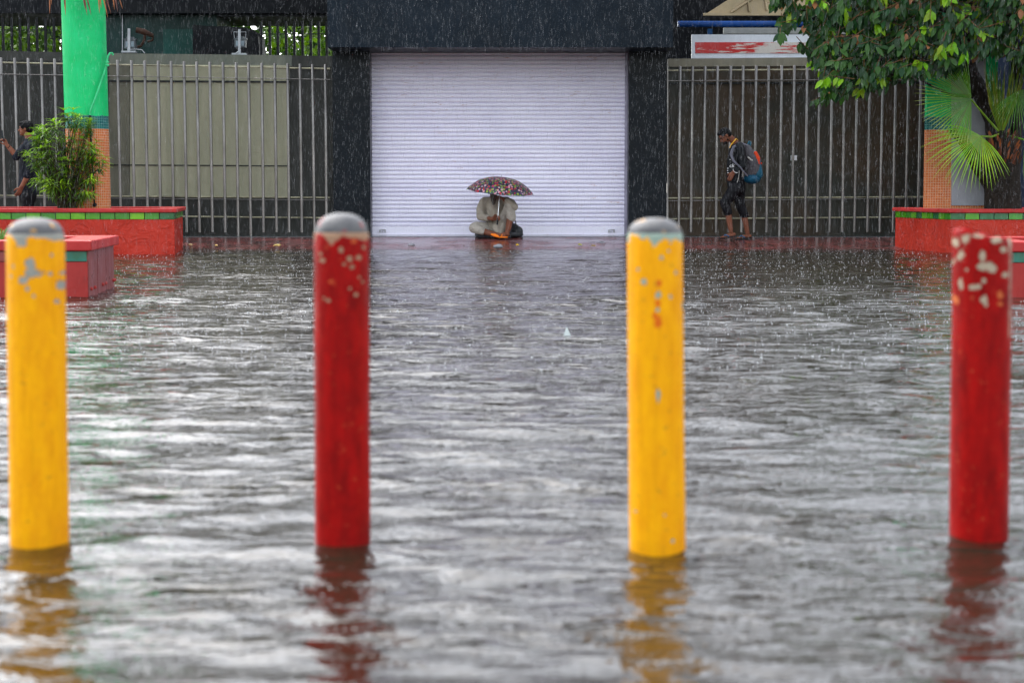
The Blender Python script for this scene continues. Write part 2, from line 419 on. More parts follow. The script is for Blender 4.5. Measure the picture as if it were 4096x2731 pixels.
for v, vb in ((321, 7), (658, 4)):
    sheet([(437, v+vb), (1160, v+vb+4), (1160, v+4), (437, v)], .02, YW-.034-.002*vb).build('shadow_strip', M_WSHADOW, wl)

wr = thing('boundary_wall', 'dark sheet wall with painted-in brown reflections behind the steel bars right of the gateway', 'wall', (8, YW, .14))
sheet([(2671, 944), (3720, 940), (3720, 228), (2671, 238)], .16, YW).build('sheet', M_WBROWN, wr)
sheet([(2671, 268), (3718, 262), (3718, 226), (2671, 236)], .2, YW-.02).build('coping', M_WBEIGE, wr)
sheet([(2674, 338), (3718, 333), (3718, 326), (2674, 331)], .02, YW-.03).build('shadow_strip', M_WSHADOW, wr)

YB = 30.2
def fence(root, bars, vtop, vrails, vwires, u0, u1, long_):
    for i, u in enumerate(bars):
        f = (u-u0)/(u1-u0); vt = vtop[0]+(vtop[1]-vtop[0])*f; vb = (946 if i in long_ else 929)+random.uniform(-1.2, 1.2)
        a = P(u, 600, YB); zt_, zb_ = P(u, vt, YB).z, P(u, vb, YB).z
        lx = (a.x)*.0006+random.uniform(-.004, .004)
        mb = MB(); r = .0235
        mb.tube([(a.x-lx, YB, zb_), (a.x, YB, (zb_+zt_)/2), (a.x+lx, YB, zt_-.004), (a.x+lx, YB, zt_)], [r, r, r, r*.75], 12)
        mb.build('bar', M_STEEL, root)
    for va, vb in vrails:
        mb = MB(); p, q = P(u0, va, YB+.09), P(u1, vb, YB+.09); mb.tube([p, q], .013, 8); mb.build('rail', M_RAIL, root)
        n = 0
    for va, vb in vwires:
        mb = MB(); p, q = P(u0, va, YB-.03), P(u1, vb, YB-.03); mb.tube([p, q], .0055, 6); mb.build('cross_rod', M_STEEL, root)
fl = thing('steel_fence', 'row of steel tube bars standing before the pale panel, left of the gateway', 'fence', (-6, YB, .15))
barsL = [-46, 6, 60, 113, 166, 219, 271, 323, 375, 427, 478, 533, 586, 638, 690, 742, 793, 845, 897, 949, 999, 1051, 1103, 1154, 1204, 1254, 1304]
barsL = [u+(8 if u < 230 else 0) for u in barsL]
fence(fl, barsL, (230, 259), ((250, 276), (782, 791), (858, 872)), ((296, 319), (789, 801)), -60, 1320, (19, 20))
fr = thing('steel_fence', 'row of steel tube bars standing before the brown wall, right of the gateway', 'fence', (8, YB, .15))
barsR = [2718, 2767, 2817, 2867, 2919, 2969, 3020, 3070, 3122, 3172, 3224, 3273, 3323, 3373, 3423, 3474, 3525, 3577, 3628, 3677]
fence(fr, barsR, (266, 258), ((283, 277), (793, 788), (876, 868)), ((324, 318), (804, 793)), 2672, 3700, (8, 9))
mb = MB(); mb.px(2669, 238, 2673, 940, YB-.02, .04); mb.build('end_post', M_STEEL, fr)
mb = MB(); mb.px(3163, 622, 3188, 642, YB+.18, .006); o = mb.build('paper_notice', simple('white_paper', (.75, .78, .8), .5, .1), label='small white paper notice stuck on the dark wall behind the bars', cat='notice')

# =================================================================== BOLLARDS
M_CONC = simple('bare_concrete', (.25, .24, .235), .75, .35, 25, .003, 90)
def m_bollard(name, c, dark, chips, under, x0, ztop, lean, extra=None, pale=(.42, .40, .33)):
    t = NT(name); pos = t.tc.outputs['Object']
    dn = t.vmath('MULTIPLY', t.vmath('SUBTRACT', t.n('TexNoise').outputs[1], (.5, .5, .5)), (0, 0, 0))
    nn = t.noise(48, vec=pos, detail=6, rough=.7); nd2 = t.ramp(nn, .3, .7, -.5, .75)
    def field(lst):
        d = None
        for (x, z, rx, rz) in lst:
            e = t.vmath('LENGTH', t.vmath('MULTIPLY', t.vmath('SUBTRACT', pos, (x, 0, z)), (1/rx, 0, 1/rz)))
            d = e if d is None else t.math('MINIMUM', d, e)
        return t.math('ADD', d, nd2)
    base = t.mix(t.ramp(t.noise(9, vec=pos, detail=7, rough=.7, stretch=(2.5, 2.5, 1)), .32, .7), c, dark)
    base = t.mix(t.ramp(t.noise(30, vec=pos, detail=6, rough=.75, stretch=(2, 2, .5)), .55, .75, 0, .4), base, dark)
    base = t.mix(t.ramp(t.noise(55, vec=pos, detail=3), .64, .70, 0, .55), base, under)
    sz0 = t.n('SeparateXYZ'); t.set(sz0.inputs[0], pos)
    runs = t.ramp(t.noise(16, vec=pos, detail=6, rough=.7, stretch=(4, 4, .22)), .5, .72, 0, .55); base = t.mix(runs, base, tuple(x*.75 for x in dark))
    tide = t.ramp(t.math('ADD', sz0.outputs[2], t.ramp(t.noise(20, vec=pos, detail=5), .3, .7, -.02, .02)), 0, .05, .2, 0); base = t.mix(tide, base, tuple(x*.55 for x in dark))
    scuff = t.ramp(t.noise(7, vec=pos, detail=9, rough=.8), .58, .66, 0, .35); base = t.mix(scuff, base, tuple(x*.85 for x in dark))
    fd = field(chips)
    edge = t.ramp(fd, .95, 1.35, 1, 0); base = t.mix(t.math('MULTIPLY', edge, .45), base, dark)
    if extra:
        for lst, colr in extra: base = t.mix(t.ramp(field(lst), .8, 1.2, .9, 0), base, colr)
    chip = t.ramp(fd, .9, 1.02, 1, 0)
    sz = t.n('SeparateXYZ'); t.set(sz.inputs[0], pos)
    rim = t.ramp(t.math('ADD', sz.outputs[2], t.ramp(t.noise(24, vec=pos, detail=4), .3, .7, -.018, .018)), ztop-.016, ztop-.012)
    chip = t.math('MAXIMUM', chip, rim)
    col = t.mix(chip, base, t.mix(t.noise(60, vec=pos), pale, tuple(x*.6 for x in pale)))
    return t.out(col, t.ramp(t.noise(12, vec=pos), .3, .7, .35, .6), t.bump(t.noise(70, vec=pos), .0008, 1, t.bump(chip, -.0015)), 0, .07)
BZ0 = -.22
def bollard(label, ub, vb, ut, vrim, vapex, c, dark, chips, under, dome=True, extra=None, r=.068, pale=(.42, .40, .33), width_px=None):
    p = G(ub, vb); Yc = p.y + r
    x0 = P(ub, vb, Yc-r).x*Yc/(Yc-r)*1.0
    top = P(ut, vrim, Yc); zt = P(ut, vrim, Yc-r).z; x0 = P(ub, vb, Yc).x
    lean = (top.x-x0)/zt
    root = thing('bollard', label, 'bollard', (x0, Yc, 0), 'painted concrete bollards standing in the flood water')
    def loc(u, v): q = P(u, v, Yc-r*.8); return q.x-x0-lean*q.z, q.z
    s_ = (Yc-r)/F
    def cv(lst): return [(*loc(a, b), rx*s_, rz*s_) for a, b, rx, rz in lst]
    m = m_bollard('bollard_paint', c, dark, cv(chips), under, x0, zt if dome else zt+.1, lean, [(cv(l), k) for l, k in extra] if extra else None, pale)
    mb = MB()
    if dome:
        prof = [(r*1.02, BZ0)]+[(r*(1.02-.03*k/12), BZ0+(zt-.008-BZ0)*k/12) for k in range(1, 13)]+[(r*.985, zt-.003), (r*.95, zt), (r*.90, zt+.001)]
        def wob(rr, z, th): return rr*(1+.012*mnoise.noise((math.cos(th)*2, math.sin(th)*2, z*5))), z
        mb.lathe(prof, (x0, Yc, 0), 56, wob, (lean, 0)); mb.build('post', m, root)
        mb = MB(); za = P(ut, vapex, Yc).z; H = za-zt; pr = [(r*.955*math.cos(a)**.85 if a < 1.57 else 0.0005, zt+.0005+H*math.sin(a)) for a in [math.pi/2*k/12 for k in range(13)]]
        mb.lathe(pr, (x0, Yc, 0), 56, wob, (lean, 0)); mb.build('dome_cap', m_cap(c), root)
    else:
        prof = [(r*1.03, BZ0)]+[(r*(1.03), BZ0+(zt-.03-BZ0)*k/14) for k in range(1, 15)]+[(r*1.03, zt-.012), (r*1.0, zt), (r*.8, zt-.004), (r*.4, zt-.012), (.001, zt-.014)]
        def wob(rr, z, th):
            q = mnoise.noise((math.cos(th)*2.2, math.sin(th)*2.2, 3.3)); f = max(0, min(1, (z-zt+.06)/.06))
            sq = 1+.05*abs(math.cos(2*th))**2*0
            return rr*sq*(1+.02*mnoise.noise((math.cos(th)*2, math.sin(th)*2, z*6))), z+f*(.012*q-.017*math.cos(th)*(rr/r)+.01*mnoise.noise((math.cos(th)*6, math.sin(th)*6, rr*60)))
        mb.lathe(prof, (x0, Yc, 0), 64, wob, (lean, 0)); mb.build('post', m, root)
    return root
def m_cap(c):
    t = NT('dome_concrete'); pos = t.tc.outputs['Object']
    col = t.mix(t.ramp(t.noise(22, vec=pos, detail=6), .3, .7), (.06, .06, .066), (.13, .128, .125))
    col = t.mix(t.ramp(t.noise(26, vec=pos, detail=3), .60, .66, 0, .7), col, c)
    return t.out(col, .55, t.bump(t.noise(60, vec=pos), .002), 0, .4)
YEL, YELD = (.90, .42, .003), (.74, .28, .004)
REDC, REDD = (.38, .005, .004), (.15, .003, .003)
bollard('yellow bollard with a ragged grey paint chip below its domed top, leftmost', 159, 2192, 141, 938, 872, YEL, YELD,
  [(107, 970, 14, 22), (138, 1060, 20, 36), (146, 1090, 34, 22), (102, 1118, 22, 15), (121, 1156, 9, 11), (206, 1095, 7, 8), (241, 1095, 8, 9), (235, 1142, 13, 24), (146, 1183, 6, 7), (224, 1207, 10, 8), (48, 1105, 6, 9), (60, 1068, 5, 12), (210, 1020, 6, 6), (222, 950, 14, 12)],
  (.40, .20, .02), r=.0715, pale=(.36, .36, .31))
bollard('red bollard with a grey domed top and small pale chips near its rim', 1371, 2197, 1366, 932, 853, REDC, REDD,
  [(1369, 998, 12, 16), (1404, 1036, 14, 15), (1414, 1068, 13, 12), (1436, 1030, 11, 9), (1458, 991, 9, 12), (1292, 1042, 16, 9), (1286, 1015, 9, 9), (1404, 1154, 8, 9), (1428, 1179, 10, 10), (1318, 1201, 9, 8), (1300, 1190, 7, 9), (1452, 1128, 9, 11), (1385, 1057, 9, 7), (1440, 1110, 5, 8)],
  (.40, .05, .02), extra=[([(1327, 1125, 10, 8), (1420, 965, 10, 10)], (.5, .10, .03))], pale=(.40, .24, .15))
bollard('yellow bollard with pale green chips and a rusty orange stain, right of the seated person', 2630, 2215, 2619, 935, 872, YEL, YELD,
  [(2627, 1028, 8, 9), (2557, 1128, 12, 15), (2616, 1176, 13, 18), (2613, 1237, 11, 11), (2687, 1090, 7, 11), (2667, 1186, 8, 11), (2536, 1077, 8, 8), (2550, 946, 14, 14), (2712, 948, 16, 16), (2655, 1003, 6, 6), (2663, 970, 8, 6), (2622, 1585, 9, 34), (2720, 1225, 5, 16), (2690, 2160, 6, 8), (2655, 2055, 5, 5), (2540, 2048, 6, 4)],
  (.40, .22, .02), extra=[([(2616, 1212, 13, 14), (2616, 1290, 15, 28), (2604, 1262, 10, 14), (2618, 1132, 10, 12)], (.62, .10, .01))], pale=(.34, .44, .36))
bollard('red bollard with a broken flat top and large cream paint chips, rightmost', 3915, 2182, 3930, 938, 938, REDC, REDD,
  [(3841, 1021, 12, 32), (3817, 1051, 10, 22), (3925, 1065, 29, 20), (3915, 1025, 14, 26), (3950, 1072, 22, 16), (3883, 1148, 26, 13), (3841, 1136, 8, 26), (3923, 1197, 14, 20), (4010, 1100, 16, 12), (3920, 1121, 9, 10), (3858, 958, 16, 26), (3905, 942, 32, 9), (3968, 960, 28, 15), (4000, 1000, 18, 15), (4036, 980, 9, 40), (4038, 1120, 5, 90), (4037, 1300, 4, 90), (3825, 970, 12, 20), (3930, 1215, 8, 12), (3860, 1080, 7, 7)],
  (.40, .07, .03), dome=False, r=.0705, extra=[([(3990, 1180, 12, 20), (3830, 1200, 8, 18), (3985, 1215, 14, 8)], (.50, .13, .04))], pale=(.46, .38, .27))

# =================================================================== PLANTERS
def planter(label, front, back, left_edge, ztop, side, big=True, ymax=None):
    """front=(x,y) near visible corner, back=(x,y) far visible corner, left_edge = outer x; side +1: visible side faces right"""
    fx, fy = front; bx, by = back; ox = left_edge
    root = thing('planter', label, 'planter', ((fx+ox)/2, (fy+by)/2, 0))
    def ring(d, z):  # outward offset d
        return [(ox, fy-d, z), (fx+side*d, fy-d, z), (bx+side*d, by+d, z), (ox, by+d, z)]
    def prism(mb, d, z0, z1):
        lo, hi = ring(d, z0), ring(d, z1)
        if side < 0: lo, hi = lo[::-1], hi[::-1]
        mb.hexa(lo, hi)
    ct = .055 if big else .085; ts = .095 if big else .09
    mb = MB(); prism(mb, 0, -.2, ztop-ct-ts)
    wall_o = mb.build('wall', M_RED if big else M_REDBOX, root)
    # recessed tile course
    mb = MB(); prism(mb, -.012, ztop-ct-ts-.001, ztop-ct+.001); mb.build('tile_bed', M_DARKBED, root)
    rnd = random.Random(5+int(abs(fx)*10))
    greens = [(.10, .36, .01), (.16, .44, .01), (.05, .26, .02), (.02, .14, .05), (.08, .32, .01), (.14, .40, .02)] if big else [(.004, .14, .10)]
    mb = MB(); tw = .2 if big else .42; n = int(abs(fx-ox)/tw)
    for i in range(n):
        a = fx-side*(i*tw+.006); b = fx-side*((i+1)*tw-.006); mb.c = rnd.choice(greens)
        if not big and i not in (0,): mb.c = (.30, .03, .03)
        mb.box((a, fy-.004-rnd.random()*.004, ztop-ct-ts+.006), (b, fy+.03, ztop-ct-.006))
    m2 = int(abs(by-fy)/tw)
    for i in range(m2):
        def pt(k, d): f = k/(m2); return (fx+(bx-fx)*f+side*d, fy+(by-fy)*f)
        mb.c = tuple(x*.9 for x in rnd.choice(greens)) if big else (.30, .06, .06)
        a0, a1 = pt(i+.03, .004), pt(i+.97, .004); c0, c1 = pt(i+.03, -.03), pt(i+.97, -.03)
        lo = [(*a0, ztop-ct-ts+.006), (*a1, ztop-ct-ts+.006), (*c1, ztop-ct-ts+.006), (*c0, ztop-ct-ts+.006)]
        hi = [(x, y, ztop-ct-.006) for x, y, z in lo]
        if side < 0: lo, hi = lo[::-1], hi[::-1]
        mb.hexa(lo, hi)
    mb.build('tile_course', M_GTILE, root)
    # coping ring with a hole
    mb = MB(); d = .045; w = .26
    o4, i4 = ring(d, 0), ring(-w, 0)
    for a in range(4):
        b = (a+1) % 4
        if a == 3: continue
        lo = [(*o4[a][:2], ztop-ct), (*o4[b][:2], ztop-ct), (*i4[b][:2], ztop-ct), (*i4[a][:2], ztop-ct)]
        hi = [(x, y, ztop+(.0 if big else 0)) for x, y, z in lo]
        if side < 0: lo, hi = lo[::-1], hi[::-1]
        mb.hexa(lo, hi)
    cp = mb.build('coping', M_REDCAP, root)
    bv = cp.modifiers.new('bev', 'BEVEL'); bv.width = .012; bv.segments = 2
    mb = MB(); i4 = ring(-.05, ztop-.06); mb.add(i4 if side > 0 else i4[::-1], [(0, 1, 2, 3)]); mb.build('soil', M_SOIL, root)
    return root
M_DARKBED = simple('dark_mortar', (.03, .02, .02), .8, .3)
zp = Z(834, 25.4)
planter('long red planter with a green tile course around the green column', (-4.56, 25.4), (-4.92, 28.1), -14, zp, 1)
planter('red planter with green tiles holding the palm and the dark leaning tree', (6.06, 26.0), (5.75, 28.2), 14, Z(836, 26.0), -1)
pls = planter('low red box planter with one teal tile, standing nearest on the left', (-3.46, 15.3), (-3.61, 17.0), -9, Z(962, 15.3), 1, False)
prs = planter('low red box planter half hidden behind the chipped red bollard', (4.0, 15.3), (4.08, 17.0), 9, Z(966, 15.3), -1, False)
# faded boards and studs on the side of the left box planter
mb = MB()
for i in range(3):
    def q(f, d=.006): return (-3.46-.15*f+d, 15.3+1.7*f)
    a, b = q(i/3+.01), q(i/3+.323); a2, b2 = q(i/3+.01, -.01), q(i/3+.323, -.01)
    lo = [(*a2, -.1), (*a, -.1), (*b, -.1), (*b2, -.1)]; z1 = Z(962, 15.3)-.09
    mb.hexa(lo, [(x, y, z1) for x, y, z in lo])
mb.build('side_board', M_REDSIDE, pls)
for f in (.07, .2, .5, .62, .93, .99):
    mb = MB(); mb.ball((-3.46-.15*f+.012, 15.3+1.7*f, .065), .016, 6); mb.build('stud', M_REDBOX, pls)

# =================================================================== COLUMNS
m_column.z1 = Z(516, 26.6); m_column.z2 = Z(463, 26.6)
M_COL = m_column('column_finish')
YC = 26.75
def uv_lathe(name, cx, cy, r, z0, z1, lean, parent, mat):
    n = 48; zs = [z0+(z1-z0)*k/30 for k in range(31)]
    vs = []; uvs = []; fs = []
    for z in zs:
        for k in range(n+1):
            th = 2*math.pi*k/n; vs.append((cx+lean*(z-z0)+r*math.cos(th)-parent.location.x, cy+r*math.sin(th)-parent.location.y, z-parent.location.z)); uvs.append((r*th, z))
    for i in range(30):
        for k in range(n): a = i*(n+1)+k; fs.append((a, a+1, a+n+2, a+n+1))
    me = bpy.data.meshes.new(name); me.from_pydata(vs, [], fs); u = me.uv_layers.new(name='UVMap')
    for p in me.polygons:
        p.use_smooth = True
        for li in p.loop_indices: u.data[li].uv = uvs[me.loops[li].vertex_index]
    me.materials.append(mat); o = bpy.data.objects.new(name, me); C.objects.link(o); o.parent = parent; return o
a = P(357, 825, YC); b = P(333, 0, YC); rc = .305
col = thing('column', 'round emerald green column with teal and orange mosaic base in the left planter', 'column', (a.x, YC, .4))
uv_lathe('shaft', a.x, YC, rc, a.z-.1, 7.5, (b.x-a.x)/(b.z-a.z)*1.0, col, M_COL)
M_GPIPE = simple('green_painted_pipe', (.05, .50, .20), .4, .3, 8)
yy = YC-rc
mb = MB(); mb.tube([P(452, 222, yy+.2), P(450, 214, yy+.2), P(440, 213, yy+.15), P(432, 225, yy+.1), P(426, 262, yy+.12), P(412, 305, yy+.1), P(388, 375, yy-.0), P(363, 440, yy-.03), P(360, 462, yy-.03)], .014, 8); mb.build('pipe', M_GPIPE, col)
mb = MB(); mb.tube([P(360, 462, yy-.03), P(361, 500, yy-.03), P(366, 600, yy-.03), P(374, 740, yy-.03), P(378, 822, yy-.03)], [.014, .016, .013, .012, .012], 8); mb.ball(P(379, 820, yy-.03), .03, 6); mb.build('pipe', M_BLACK, col)
for v in (250, 262):
    mb = MB(); mb.ball(P(429, v, yy+.11), (.03, .02, .02), 6); mb.build('clamp', M_GPIPE, col)

# right-hand pillar: square, same finish, grey sheet fixed to its face
YR = 27.0
x0, x1 = X(3705, YR), X(3985, YR)
colr = thing('column', 'square column of teal and orange mosaic with a grey metal sheet, behind the palm', 'column', ((x0+x1)/2, YR+.4, .4))
def uv_box(name, xa, xb, ya, yb, z0, z1, parent, mat):
    L = parent.location
    c = [(xa, ya), (xb, ya), (xb, yb), (xa, yb)]; vs = []; fs = []; uvs = []
    d = 0
    for i in range(4):
        p, q = c[i], c[(i+1) % 4]; l = math.hypot(q[0]-p[0], q[1]-p[1])
        for (pt, dd) in ((p, d), (q, d+l)):
            for z in (z0, z1): vs.append((pt[0]-L.x, pt[1]-L.y, z-L.z)); uvs.append((dd, z))
        k = i*4; fs.append((k, k+2, k+3, k+1)); d += l
    me = bpy.data.meshes.new(name); me.from_pydata(vs, [], fs); u = me.uv_layers.new(name='UVMap')
    for p in me.polygons:
        for li in p.loop_indices: u.data[li].uv = uvs[me.loops[li].vertex_index]
    me.materials.append(mat); o = bpy.data.objects.new(name, me); C.objects.link(o); o.parent = parent
uv_box('shaft', x0, x1, YR, YR+.14, .4, 5.5, colr, M_COL)
M_GREY = simple('grey_metal_sheet', (.30, .31, .34), .45, .2, 2, .002, 8)
mb = MB(); mb.px(3806, 130, 3944, 822, YR-.02, .015); mb.build('metal_sheet', M_GREY, colr)

# =================================================================== BACKGROUND BUILDINGS
bl = thing('canopy_building', 'dark teal building under a flat black canopy behind the left wall', 'building', (-7, 34, .15))
Yb = 33.2
mb = MB(); mb.px(418, -120, 868, 300, Yb, 1.6); mb.build('wall', M_TEALD, bl)
mb = MB(); mb.px(652, 118, 772, 300, Yb-.03, .03); mb.build('wall_panel', M_TEAL2, bl)
mb = MB(); mb.px(655, -60, 850, 42, Yb-.035, .03); mb.build('wall_panel', M_TEAL2, bl)
mb = MB(); mb.px(-500, -110, 1400, 54, Yb-.3, 2.6); mb.px(-500, 54, 414, 57, Yb-.2, 1.5); mb.build('canopy', M_DARK, bl)
mb = MB(); mb.px(868, 60, 1400, 66, Yb-.22, .4); mb.build('canopy_fascia', M_DARK, bl)
mb = MB(); mb.box((-26, 33.6, 4.15), (-2.9, 36, 8.6)); mb.build('added_upper_block', M_DARK, bl)  # unseen block added above the view to darken the water reflections
mb = MB(); mb.px(488, 20, 491, 215, Yb-.06, .03); mb.build('drainpipe', M_ZINC, bl)

hood = thing('covered_kiosk', 'rounded black covered kiosk behind the second floodlight', 'kiosk', (P(900, 200, 32.3).x, 32.3, .15))
mb = MB(); out = [(770, 240), (1034, 240), (1036, 190), (1030, 145), (1015, 122), (985, 112), (900, 106), (840, 105), (770, 100)]
fr_ = [P(u, v, 31.9) for u, v in out]; bk = [p+Vector((0, .9, 0)) for p in fr_]; n = len(out)
for p in fr_[:2]+bk[:2]: p.z = .15
mb.add(fr_+bk, [tuple(range(n)), tuple(range(2*n-1, n-1, -1))]+[(i, i+n, (i+1) % n+n, (i+1) % n) for i in range(n)]); mb.build('cover', M_DARK, hood)

def black_railing(label, us, vt, Y, wire):
    root = thing('railing', label, 'railing', (P(us[0], 200, Y).x, Y, .15))
    zb_ = 1.4
    for i, u in enumerate(us):
        mb = MB(); p = P(u, vt, Y); q = P(u+3, 260, Y); mb.hexa([(q.x-.022, Y, zb_), (q.x+.022, Y, zb_), (q.x+.022, Y+.03, zb_), (q.x-.022, Y+.03, zb_)], [(p.x-.022, Y, p.z), (p.x+.022, Y, p.z), (p.x+.022, Y+.03, p.z), (p.x-.022, Y+.03, p.z)])
        mb.build('bar', M_BLACK, root)
    for v in (wire, 235):
        mb = MB(); mb.tube([P(us[0]-20, v, Y+.035), P(us[-1]+15, v, Y+.035)], .008 if v == wire else .03, 6); mb.build('rail', M_BLACK, root)
black_railing('black iron bars in front of green trees at the upper left corner', [-60, -25, 10, 45, 78, 112, 146, 180, 214, 248], 71, 31.6, 121)
black_railing('black iron bars in front of green trees beside the granite lintel', [1044, 1078, 1110, 1143, 1176, 1209, 1242, 1274, 1306, 1338], 86, 31.6, 137)

# right: shed with beige gable, blue pipe, sign
br_ = thing('shed', 'dark shed with a beige gable panel and white eaves strip behind the sign board', 'shed', (8, 33, .15))
mb = MB(); mb.box((2.6, 33.6, 1), (26, 36, 8.4)); mb.build('wall', M_DARK, br_)
M_BEIGE = simple('beige_gable', (.42, .33, .20), .7, .2, 3, .003, 30)
Yg = 32.6
mb = MB(); pts = [(2815, 62), (3700, 62), (3700, -110), (3010, -62)]
q = [P(u, v, Yg) for u, v in pts]; d = Vector((0, .12, 0)); mb.add(q+[p+d for p in q], [(0, 1, 2, 3), (7, 6, 5, 4), (0, 4, 5, 1), (1, 5, 6, 2), (2, 6, 7, 3), (3, 7, 4, 0)]); gb = mb.build('gable', M_BEIGE, br_)
mb = MB()
mb.px(2814, 53, 3700, 63, Yg-.06, .05)
mb.build('fascia', M_BEIGE, gb)
for (a_, b_) in (((2925, 50), (3010, -5)), ((2998, 48), (2990, -10)), ((3068, 42), (3058, -10))):
    mb = MB(); mb.tube([P(*a_, Yg-.02), P(*b_, Yg-.02)], .022, 4); mb.build('batten', M_BEIGE, gb)
mb = MB(); mb.px(2895, 112, 3420, 136, 32.2, .1); mb.build('eaves_strip', simple('dull_white', (.42, .43, .40), .6, .2), br_)
mb = MB(); mb.px(2831, 116, 2850, 150, 32.4, .06); mb.build('bracket', simple('blue_steel', (.01, .06, .16), .4, .3), br_)
M_BLUE = simple('blue_pipe_paint', (.010, .055, .21), .25, .35, 3)
mb = MB(); mb.tube([P(2711, 97, 31.9), P(3600, 97, 31.9)], .052, 16); o = mb.build('pipe', M_BLUE, label='glossy blue horizontal pipe above the white and red sign', cat='pipe')
sg = thing('sign_board', 'white sign board with a scraped red stripe on top of the right wall', 'sign', (P(3050, 200, 31).x, 31, 3))
M_WHITE = simple('white_board', (.66, .69, .74), .4, .12, 4)
mb = MB(); mb.px(2767, 139, 3345, 236, 31.0, .08); mb.build('board', M_WHITE, sg)
mb = MB(); mb.px(2767, 139, 2778, 236, 30.985, .015); mb.px(2778.3, 229.5, 3345, 236, 30.985, .014); mb.build('frame', M_WHITE, sg)
def m_worn():
    t = NT('scraped_red_paint')
    f = t.noise(2.2, detail=9, rough=.72, stretch=(1, 1, 9), dist=.4)
    sx = t.n('SeparateXYZ'); t.set(sx.inputs[0], t.pos)
    g = t.ramp(sx.outputs[0], 3.3, 4.3, -.10, .055)
    return t.out(t.mix(t.ramp(t.math('ADD', f, g), .49, .53), (.50, .012, .012), (.60, .55, .50)), .4)
mb = MB(); mb.px(2781, 170, 3320, 214, 30.99, .012); mb.build('stripe', m_worn(), sg)
mb = MB(); mb.px(3720, -60, 4400, 940, 29.6, .2); mb.build('navy_wall', M_NAVY, label='dark navy wall behind the palm trunk at the right edge', cat='wall')

# floodlights
def flood(label, u, v0, v1, fx0, fx1, fv0, fv1, loop):
    root = thing('floodlight', label, 'floodlight', P(u, v1, 30.55), 'floodlights on posts along the left wall')
    M_G = simple('galvanised', (.36, .38, .40), .5, .2, 10); M_F = simple('grey_lamp_housing', (.10, .115, .125), .4, .3)
    mb = MB(); mb.px(u-5, v0, u+5, v1, 30.53, .035); mb.build('post', M_G, root)
    mb = MB(); mb.px(fx0, fv0+8, fx1, fv1, 30.58, .12); mb.px(fx0-3, fv0+3, fx1+3, fv0+8, 30.57, .15); mb.px(fx0+8, fv0-4, fx1-8, fv0+3, 30.6, .1); f = mb.build('lamp_head', M_F, root)
    mb = MB(); mb.px(fx0+6, fv0+14, fx1-6, fv1-6, 30.57, .008); mb.build('lens', simple('lamp_glass', (.20, .26, .30), .15, .2), f)
    mb = MB(); mb.px(u-30, v1-1, u+27, v1+6, 30.5, .14); mb.build('base_plate', M_G, root)
    if loop:
        mb = MB(); mb.tube([P(fx0, fv0+4, 30.6), P(fx0-3, fv0-21, 30.6), P(fx1+3, fv0-21, 30.6), P(fx1, fv0+4, 30.6)], .005, 6); mb.build('bracket', M_G, root); mb = MB(); mb.tube([P(u-4, v1-6, 30.5), P(u-14, v1+2, 30.5)], .012, 6); mb.build('strut', M_G, root)
    else:
        mb = MB(); mb.tube([P(u, v1-6, 30.5), P(u+30, v1-7, 30.5), P(u+52, v1-5, 30.5), P(u+64, v1+9, 30.5)], .007, 6); mb.build('cable', M_G, root)
flood('floodlight on a pale post beside the green column', 515, 115, 205, 497, 541, 152, 194, False)
flood('floodlight on a pale post above the middle of the pale panel', 957, 118, 214, 938, 982, 150, 190, True)
cm = thing('security_camera', 'rusty dark camera on a bracket right of the first floodlight', 'camera', P(580, 150, 30.7))
M_RUST = simple('rusty_dark', (.045, .022, .014), .6, .5, 15)
mb = MB(); mb.tube([P(545, 121, 30.7), P(575, 128, 30.7), P(612, 144, 30.75)], [.045, .05, .03], 8); mb.build('housing', M_RUST, cm)
mb = MB(); mb.tube([P(580, 135, 30.72), P(578, 160, 30.72), P(565, 185, 30.72), P(535, 192, 30.72)], .022, 8); mb.build('bracket', M_RUST, cm)
mb = MB(); mb.tube([P(612, 144, 30.75), P(610, 162, 30.75), P(590, 168, 30.75)], .02, 6); mb.build('hood', M_RUST, cm)

# =================================================================== VEGETATION
def leaf(mb, base, d, up, L, W, c, fold=.25, curl=.2):
    d = d.normalized(); s = d.cross(up)
    if s.length < 1e-3: s = d.cross(Vector((1, 0, 0)))
    s.normalize(); n = s.cross(d)
    st = ((0, .0), (.22, .75), (.5, 1.0), (.78, .62), (1, 0))
    ctr = [base + d*(L*t) - n*(curl*L*t*t) for t, w in st]
    vs = ctr[:]; i0 = len(vs)
    for k in (1, 2, 3):
        vs.append(ctr[k]+s*(W*.5*st[k][1])+n*(fold*W*st[k][1]*.5)); vs.append(ctr[k]-s*(W*.5*st[k][1])+n*(fold*W*st[k][1]*.5))
    a1, b1, a2, b2, a3, b3 = 5, 6, 7, 8, 9, 10
    mb.c = c
    mb.add(vs, [(0, 1, a1), (1, 2, a2, a1), (2, 3, a3, a2), (3, 4, a3), (0, b1, 1), (1, b1, b2, 2), (2, b2, b3, 3), (3, b3, 4)], True)

